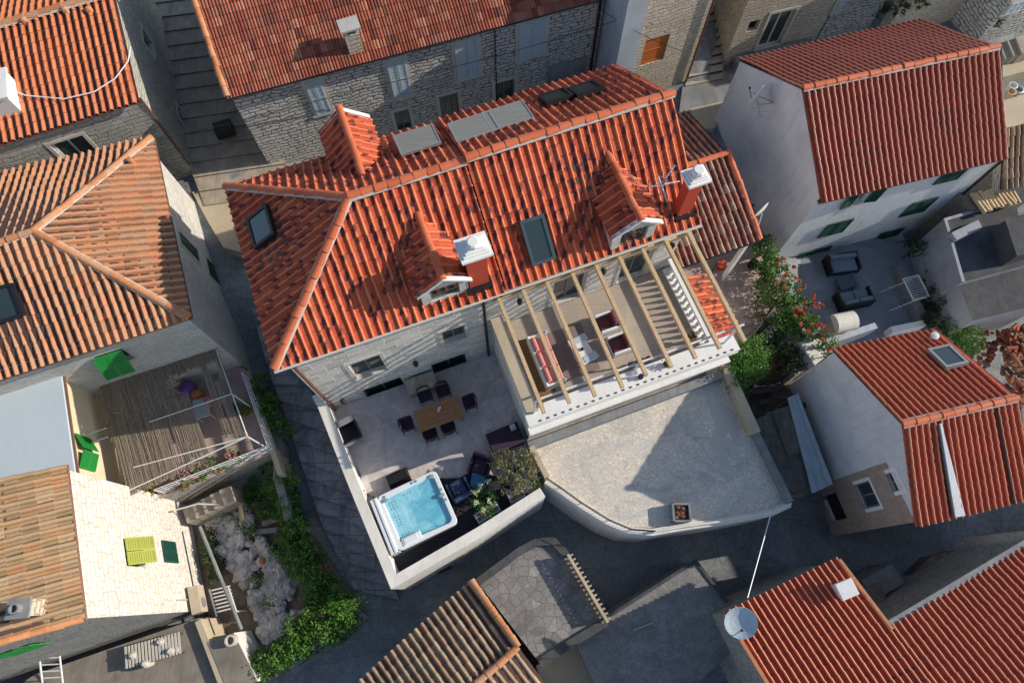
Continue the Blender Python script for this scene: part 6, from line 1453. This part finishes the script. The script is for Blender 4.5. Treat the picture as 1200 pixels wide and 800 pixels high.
mb=MB(); mb.prism([P2(*p,.3) for p in ((936,398),(955,392),(975,412),(955,428))],-4,.3); mb.build('white_wall_stub','plaster_white',label='pale plastered wall stub under the end of the flowering vine',cat='wall')
mb=MB(); mb.prism([P2(*p,.2) for p in ((898,325),(908,320),(920,352),(910,358))],-2,.2); mb.build('boundary_wall','sand',label='sandy boundary wall pier half hidden by the flowering vine',cat='wall')
mb=MB(); mb.tube([P(880,408,-.2),P(925,392,-.2)],.03,5); mb.build('water_pipe','concrete',label='thin grey pipe crossing the dark garden',cat='pipe')
def shrub(name,lb,blobs,n,mat,size=.1,clump=.16,stem=True,cat='shrub'):
    c=Vector(blobs[0][0]); r=thing(name,lb,cat,(c.x,c.y,c.z-blobs[0][1][2]))
    if stem:
        for b_ in blobs[::max(1,len(blobs)//9)]: mb=MB(); mb.tube([Vector(b_[0])-UP*(b_[1][2]+.9),Vector(b_[0])-UP*.1],[.045,.02],5); mb.build('stem','wicker',r)
    mb=MB(); foliage(mb,blobs,n,size,clump); mb.build('crown' if cat=='tree' else 'leaves',mat,r); return r
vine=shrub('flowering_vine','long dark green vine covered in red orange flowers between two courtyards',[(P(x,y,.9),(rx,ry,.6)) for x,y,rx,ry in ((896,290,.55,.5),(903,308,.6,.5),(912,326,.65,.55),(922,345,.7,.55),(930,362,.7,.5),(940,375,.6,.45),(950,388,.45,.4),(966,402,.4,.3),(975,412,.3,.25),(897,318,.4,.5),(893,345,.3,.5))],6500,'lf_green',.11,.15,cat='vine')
mb=MB()
for px in ((921,300),(912,306),(906,328),(919,323),(935,325),(941,337),(920,340),(944,356),(952,350),(957,360),(962,355),(930,365),(938,361),(945,368),(955,378),(942,383),(961,380),(965,398),(974,407),(926,310),(950,353),(936,372),(948,385)):
    for j in range(2): q=P(px[0]+R.uniform(-4,4),px[1]+R.uniform(-4,4),1.35+R.uniform(0,.15)); foliage(mb,[(q,(.05,.05,.04))],16,.1,.04)
mb.build('flowers','petal_o',vine)
shrub('bright_shrub','bright green feathery shrub at the corner of the raised terrace',[(P(873,422,.9),(.95,.85,.7)),(P(865,440,.7),(.55,.7,.5)),(P(888,408,.8),(.6,.5,.5))],5200,'lf_bright',.10,.2)
shrub('bright_shrub','small light green shrub below the flowering vine',[(P(922,377,.8),(.6,.6,.5))],1300,'lf_bright',.1,.16)
shrub('dark_shrub','dark shrub filling the shaded garden corner',[(P(908,405,.2),(.7,.6,.5)),(P(925,420,-.2),(.6,.6,.5)),(P(870,465,-.4),(.4,.5,.4))],2200,'lf_dark',.11,.18)
pm=thing('palm','small dark palm with spread fronds in the garden','palm',P(900,378,-1)); c=P(900,378,.6)
mb=MB(); mb.tube([V3(c.xy,-1.5),c],[.12,.09],8); mb.build('trunk','wicker',pm)
mb=MB()
for k in range(17):
    a_=k*2.4; L=R.uniform(.8,1.1); d_=Vector((math.cos(a_),math.sin(a_),0)); s_=Vector((-d_.y,d_.x,0))
    for j in range(12):
        f=(j+1)/12; p=c+d_*L*f+UP*(.35*f-.55*f*f)
        for sg in (-1,1): t=p+s_*sg*.22*(1-f*.6)+d_*.12-UP*.05; mb.add([p,p+d_*.04,t],[(0,1,2)],0,R.uniform(.1,.8))
mb.build('crown','lf_dark',pm)
shrub('dark_shrub','dark bushes along the grey wall right of the slate courtyard',[(P(1072,290,0),(.4,.4,.5)),(P(1095,352,-.2),(.5,.6,.5)),(P(1100,375,-.2),(.6,.5,.5)),(P(1118,366,-.1),(.3,.4,.4)),(P(1092,325,-.4),(.3,.5,.4))],2600,'lf_dark',.1,.16)
shrub('green_shrub','mid green shrub above the tiled heap right of the skylight',[(P(1134,398,0),(.7,.6,.6)),(P(1120,388,0),(.5,.4,.5))],2200,'lf_green',.1,.16)
# ================================================================ LEFT ALLEY AND GARDEN
zg=-3.2
gp=[P2(*p,zg) for p in ((205,590),(330,535),(350,600),(415,700),(300,790),(250,740))]
mb=MB(); mb.prism(gp,GZ,zg); mb.build('garden_ground','soil',kind='structure')
rp=[P2(*p,zg+.3) for p in ((235,600),(290,590),(300,620),(325,660),(350,690),(355,720),(305,755),(295,700),(250,640))]
mb=MB(); shards(mb,[(x,y,zg+.02+.35*abs(mnoise.noise(Vector((x*.6,y*.6,3))))+R.uniform(0,.12)) for x,y in scatter(rp,2400) if mnoise.noise(Vector((x*.9,y*.9,1)))+R.gauss(0,.25)>-.12],.04,.34); mb.build('rubble_heap','rock',kind='stuff',label='heap of pale broken rubble in the walled garden',cat='rubble')
shrub('weeds','scattered low weeds growing through the garden rubble',[(P(290,620,zg+.6),(.6,.3,.2)),(P(250,650,zg+.5),(.3,.8,.25)),(P(330,640,zg+.4),(.4,.4,.2)),(P(300,680,zg+.6),(.3,.4,.2)),(P(318,705,zg+.7),(.4,.2,.2)),(P(265,600,zg+.5),(.6,.3,.2)),(P(300,570,zg+.5),(.5,.5,.3)),(P(325,590,zg+.5),(.4,.7,.3))],3800,'lf_green',.08,.16,False,cat='plant')
q=P(307,657,zg+.7); mb=MB(); mb.lathe((q.x,q.y,zg+.5),[(.1,0),(.14,.1),(.13,.22),(.05,.26)],10); mb.build('ball','pot',label='small orange ball lying on the garden rubble',cat='ball')
mb=MB(); mb.lathe(P(350,728,zg+.45),[(.14,-.1),(.2,0),(.18,.14),(.08,.15)],10); mb.build('pot','pot',label='broken terracotta pot at the lower end of the rubble',cat='pot')
mb=MB(); mb.obox(P(278,582,zg+.8),Vector((-.2,-1.2,0)).normalized()*-1.0 if 0 else Vector((.35,-.95,0)),Vector((.14,.05,0)),UP*.14); mb.build('beam','timber',label='weathered timber beam beside the rubble heap',cat='beam')
mb=MB(); mb.tube([P(234,617,zg+1.5),P(283,737,zg+1.7)],.07,8); mb.build('steel_pipe','concrete',label='long grey steel pipe leaning over the rubble garden',cat='pipe')
r=thing('clothes_rack','white slatted rack beside the air conditioner','rack',P(258,702,zg+1))
q0=P(247,697,-2); mb=MB()
for k in range(7): a_=P(246+k*1.0,692+k*4.2,-2.); mb.tube([a_,a_+Vector((.75,.18,0))],.028,5)
mb.build('slats','metal_w',r); mb=MB(); mb.tube([P(245,690,-2.03),P(254,722,-2.03)],.03); mb.tube([P(267,686,-2.03),P(277,716,-2.03)],.03); mb.tube([P(277,716,-2.03),P(277,716,-2.03)-UP*1.1],.03); mb.build('frame','metal_w',r)
mb=MB()
for k in range(5): mb.prism([P2(204+k*13,594-k*5,-1.2+k*0),P2(216+k*13,589-k*5,-1.2),P2(222+k*13,606-k*5,-1.2),P2(210+k*13,611-k*5,-1.2)],-5,-1.9+.16*k)
mb.build('garden_steps','step',kind='structure')
mb=MB(); mb.tube([P(203,598,-1.1),P(232,590,-1.),P(257,591,-1.)],.03); mb.tube([P(257,591,-1.),P(257,591,-2)],.03); mb.build('handrail','metal_w',label='thin white handrail by the garden steps under the balcony',cat='handrail')
shrub('climber','yellow green climber on the corner of the balcony and limewashed wall',[(P(163,562,.6),(.5,.45,.3)),(P(172,580,-.2),(.3,.5,.5)),(P(150,555,1.2),(.35,.3,.2)),(P(178,598,-1.),(.25,.3,.4))],1500,'lf_autumn',.09,.13,False,cat='climber')
hb=[]
for x,y in ((322,555),(328,572),(334,590),(340,606),(346,622),(352,638),(358,652),(366,666),(374,680),(384,694),(396,706),(406,716),(402,728),(388,736),(374,742),(358,750),(342,760),(328,768),(314,776),(302,782),(380,712),(366,724),(350,736),(375,700),(350,660),(340,640)):
    hb.append((P(x,y,zg+1.3+R.uniform(-.1,.25)),(R.uniform(.55,.75),R.uniform(.5,.7),.5)))
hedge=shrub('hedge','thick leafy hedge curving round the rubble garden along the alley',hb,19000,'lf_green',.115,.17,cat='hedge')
mb=MB(); foliage(mb,[(P(x,y,zg+1.9),(.5,.45,.25)) for x,y in ((334,562),(338,590),(348,615),(392,706),(404,722),(380,738),(350,756),(330,768),(362,680))],2600,.115,.15); mb.build('young_leaves','lf_bright',hedge)
shrub('ivy','dark leafy ivy climbing the alley side of the balcony wall',[(P(306,450,-.6),(.3,.5,.5)),(P(316,475,-.6),(.4,.6,.5)),(P(325,495,-.7),(.4,.4,.4)),(P(338,505,-.9),(.35,.3,.3))],2600,'lf_green',.1,.14,False,cat='climber')
mb=MB(); mb.path([P2(300,460,-.9),P2(322,518,-.9),P2(330,560,-1.8),P2(345,610,-2.)],.3,-6,-1.2); mb.build('alley_wall','concrete',label='low grey retaining wall between ivy and the stepped alley',cat='wall')
mb=MB(); mb.path([P2(318,525,-.5),P2(328,555,-.5)],.2,-5,-.5); mb.build('wall_cap','sand',label='sunlit sandy wall cap below the ivy',cat='wall')
shrub('garden_shrub','low green shrub at the top of the rubble garden beside the steps',[(P(300,585,zg+.6),(.5,.4,.4)),(P(322,575,zg+.7),(.4,.4,.4)),(P(312,600,zg+.5),(.3,.4,.3))],1500,'lf_green',.1,.15)
shrub('garden_shrub','straggly green shrub between rubble heap and steel pipe',[(P(246,640,zg+.5),(.3,.7,.35)),(P(256,668,zg+.5),(.3,.5,.3))],1000,'lf_dark',.1,.15)
# planks, buckets and soil patches in the garden
for i,(px,a_,L,lb) in enumerate((((322,612),.9,1.0,'grey plank lying at the top right of the rubble heap'),((312,625),.7,.9,'dark grey plank below the topmost one in the garden'),((338,600),1.5,.7,'short plank by the hedge in the rubble garden'))):
    q=P(*px,zg+.5); mb=MB(); dv=Vector((math.cos(a_-.6),math.sin(a_-.6),.05))*L/2; mb.obox(q-dv,dv*2,Vector((-dv.y,dv.x,0)).normalized()*.2,UP*.06); mb.build('plank','concrete',label=lb,cat='plank')
mb=MB(); mb.prism([P2(*p,zg+.02) for p in ((318,640),(345,625),(372,690),(350,720),(335,690))],-5,zg+.14); mb.build('brown_soil_patch','soil',kind='structure')
q=P(322,640,zg+.6); mb=MB(); rocks(mb,[(q.x,q.y,zg+.5)],.3,.32); mb.build('rubbish_sack','metal_d',label='crumpled dark sack beside the orange ball in the garden',cat='sack')
# stepped alley
mb=MB(); A0=[(276,300),(292,350),(305,400),(320,450),(335,490),(352,540),(365,580),(380,620),(398,655),(415,690)]; B0=[(330,300),(345,350),(345,400),(360,450),(392,510),(410,560),(425,600),(440,640),(452,672),(468,702)]
zA=[.0,-.5,-1.,-1.5,-1.9,-2.2,-2.5,-2.75,-3.0,-3.3]
for i in range(9):
    for k in range(2):
        f0,f1=k/2,(k+1)/2; z=zA[i]+(zA[i+1]-zA[i])*f0
        L=lambda a,b,f:(a[0]+(b[0]-a[0])*f,a[1]+(b[1]-a[1])*f)
        mb.prism([P2(*L(A0[i],A0[i+1],f0),z),P2(*L(A0[i],A0[i+1],f1),z),P2(*L(B0[i],B0[i+1],f1),z),P2(*L(B0[i],B0[i+1],f0),z)],-6,z)
mb.build('alley_steps','alley',kind='structure')
# big stair top left
mb=MB(); n_=15
for i in range(n_):
    f0,f1=i/n_,(i+1)/n_; z=.9+1.1*f0
    y0,y1=238-250*f0,238-250*f1
    xl=lambda y:246-(238-y)*.235; xr=lambda y:330-(238-y)*.30
    mb.prism([P2(xl(y0)-6-(238-y0)*.16,y0+3,z),P2(xl(y1)-6-(238-y1)*.16,y1+3,z),P2(xr(y1)+14,y1-13,z),P2(xr(y0)+14,y0-13,z)],-3,z,1,0)
mb.build('alley_stairs',['step','soil'],kind='structure')
mb=MB(); mb.prism([P2(*p,.85) for p in ((225,225),(330,205),(300,300),(262,290),(245,262))],-4,.85); mb.build('stair_landing','sand',kind='structure')
q=P(260,147,1.9); mb=MB(); mb.cbox((q.x,q.y,1.4),.75,.55,.5,ANG,.02); mb.build('stair_hatch','metal_d',label='dark hatch box standing on the stairs beside the stone house',cat='hatch')
# lane stairs top right
mb=MB()
for i in range(10):
    z=.75+.17*i; y0=100-i*10; mb.prism([P2(803-(100-y0)*-.12,y0+1,z),P2(848-(100-y0)*.06,y0-8,z),P2(848-(90-y0)*.06,y0-18,z),P2(804,y0-9,z)],-2,z,1,0)
mb.build('lane_stairs',['step','dkroof'],kind='structure')
mb=MB(); mb.prism([P2(*p,.7) for p in ((795,140),(800,100),(860,80),(1100,20),(1180,0),(1180,60),(1100,30),(866,78),(836,155),(812,150))],-2,.7); mb.build('lane_paving','concrete',kind='structure')
mb=MB(); mb.prism([P2(*p,.72) for p in ((808,128),(850,118),(838,150),(818,152))],0,.72); mb.build('lane_sun_patch','sand',kind='structure')  # pool of sunlight on the lane, painted as a sandy sheet
mb=MB(); mb.prism([P2(*p,1.3) for p in ((862,66),(952,44),(956,52),(866,76))],0,1.25); mb.build('door_step','concrete',kind='structure')
# ================================================================ TERRAIN
ctl=[(240,225,.8),(270,200,1.),(250,100,.8),(215,10,1.3),(290,300,.2),(300,440,-1.7),(262,250,.7),(330,450,-2.),(380,540,-2.6),(430,650,-3.2),(450,720,-3.5),(350,790,-3.6),(550,700,-3.5),(680,610,-3.4),(850,650,-3.4),(1000,640,-3.5),(1150,620,-3.5),(1190,600,-3.5),(300,650,-3.5),(330,720,-3.5),(830,120,.6),(860,80,.6),(940,45,.8),(800,130,.5),(1180,90,1.),(820,30,2.),(870,330,-.3),(880,430,-1.8),(900,480,-1.9),(930,540,-2.6),(1010,340,-1.3),(1150,430,-1.6),(1190,300,-1.2),(1160,500,-2),(600,300,-1),(100,300,0),(60,650,-3.5),(900,780,-3.5),(1190,400,-1.6),(700,450,-2.5)]
cw_=[(P2(x,y,z),z) for x,y,z in ctl]
def hgt(x,y):
    s=0;wt=0
    for p,z in cw_:
        d=(p.x-x)**2+(p.y-y)**2+.15; k=1/d**1.6; s+=k*z; wt+=k
    e=min(1,max(0,(x-21)/3))*min(1,max(0,(5.5-abs(y-.5))/2)); e=e*e*(3-2*e)  # out-of-view rise east of the lane, added to keep it in shade
    return s/wt+e*7.5+.02*mnoise.noise(Vector((x*.8,y*.8,0)))
g=[-400,-200,-100,-60,-40]+[ -30+.5*i for i in range(121)]+[40,60,100,200,400]
mb=MB(); nG=len(g); vs=[(x,y+8,hgt(x,y+8)) for y in g for x in g]; mb.add(vs,[(j*nG+i,j*nG+i+1,(j+1)*nG+i+1,(j+1)*nG+i) for j in range(nG-1) for i in range(nG-1)]); mb.build('ground','ground',kind='structure',smooth=True,origin=(0,0,0))
# lane surface detail: pale slab strips and drain covers, gate bits
mb=MB(); 
for pts in (((300,798),(420,712),(432,722),(318,810)),((520,652),(560,640),(566,650),(528,664))):
    mb.prism([P2(*p,-3.4) for p in pts],-3.9,-3.38)
mb.build('lane_strip','concrete',kind='structure')
mb=MB(); q=P(519,662,-3.4); mb.box((q.x,q.y,-3.5),.6,.5,.12,ANG); mb.build('drain_cover','metal_d',label='dark square drain cover in the lane under the white parapet',cat='drain cover')
# dirt bank between right house and bottom right wing
mb=MB(); mb.prism([P2(*p,-1.5) for p in ((1050,735),(1060,700),(1110,650),(1180,632),(1240,620),(1240,640),(1190,650))],-6,[-2.2,-2.6,-2.6,-2.4,-2.2,-1.2,-1.2]); mb.build('dirt_bank','soil',kind='structure')
shrub('weeds','thin weeds on the dirt bank behind the bottom right roof',[(P(1130,668,-2),(.9,.3,.15)),(P(1180,650,-2),(.6,.3,.2))],500,'lf_dark',.07,.12,False,cat='plant')
# overhead cables
def cable(lb,a_,b_,sag=.4,r=.014):
    a_,b_=Vector(a_),Vector(b_); mb=MB(); mb.tube([a_.lerp(b_,k/14)-UP*sag*4*(k/14)*(1-k/14) for k in range(15)],r,4); mb.build('overhead_cable','metal_d',label=lb,cat='cable')
cable('dark cable strung from the tall house across the stairs to the stone house',P(-10,200,4.5),P(420,105,4.3),.3)
cable('dark cable strung along the stone house front to the beige house',P(420,105,4.3),P(810,-5,5.5),.3)
cable('thin cable running down from the stone house eave to the beige house',P(702,10,5.3),P(800,60,5.),.2)
# villa roof antenna
base=onplane(772,232,V(0,0,ZE),nF); tp=Vector(base)+UP*1.2
r=antenna('silver television antenna beside the second dormer and red chimney',Vector(base)-UP*.1,tp,6,ANG+.6,L=1.0)
mb=MB(); mb.tube([tp+Vector((-.5,-.1,-.4)),tp+Vector((.5,.1,-.4))],.025); mb.tube([tp+Vector((-.1,.4,-.6)),tp+Vector((.1,-.5,-.6))],.025); mb.build('dipole','metal_w',r)
# ================================================================ CAMERA, SUN, SKY
cam=bpy.data.cameras.new('camera'); co=bpy.data.objects.new('camera',cam); COL.objects.link(co); co.location=CAM; co.rotation_euler=(TILT,0,0)
cam.sensor_width=36; cam.lens=36*F/1200; cam.clip_end=2000; sc.camera=co
AZ,EL=math.radians(10),math.radians(27)
sun=bpy.data.lights.new('sun','SUN'); so=bpy.data.objects.new('sun',sun); COL.objects.link(so)
sd=Vector((math.cos(AZ)*math.cos(EL),math.sin(AZ)*math.cos(EL),math.sin(EL)))
so.rotation_euler=sd.to_track_quat('Z','Y').to_euler(); so.location=sd*60; sun.energy=5.0; sun.angle=math.radians(.5); sun.color=(1,.90,.76)
wd=bpy.data.worlds.new('World'); sc.world=wd; wd.use_nodes=True; nt=wd.node_tree; nt.nodes.clear()
sky=nt.nodes.new('ShaderNodeTexSky'); sky.sky_type='NISHITA'; sky.sun_disc=False; sky.sun_elevation=EL; sky.sun_rotation=math.pi/2-AZ; sky.altitude=50; sky.air_density=1; sky.dust_density=.8
bg=nt.nodes.new('ShaderNodeBackground'); bg.inputs[1].default_value=.15; ow_=nt.nodes.new('ShaderNodeOutputWorld'); nt.links.new(sky.outputs[0],bg.inputs[0]); nt.links.new(bg.outputs[0],ow_.inputs[0])
sc.view_settings.view_transform='Standard'; sc.view_settings.look='None'; sc.view_settings.exposure=0
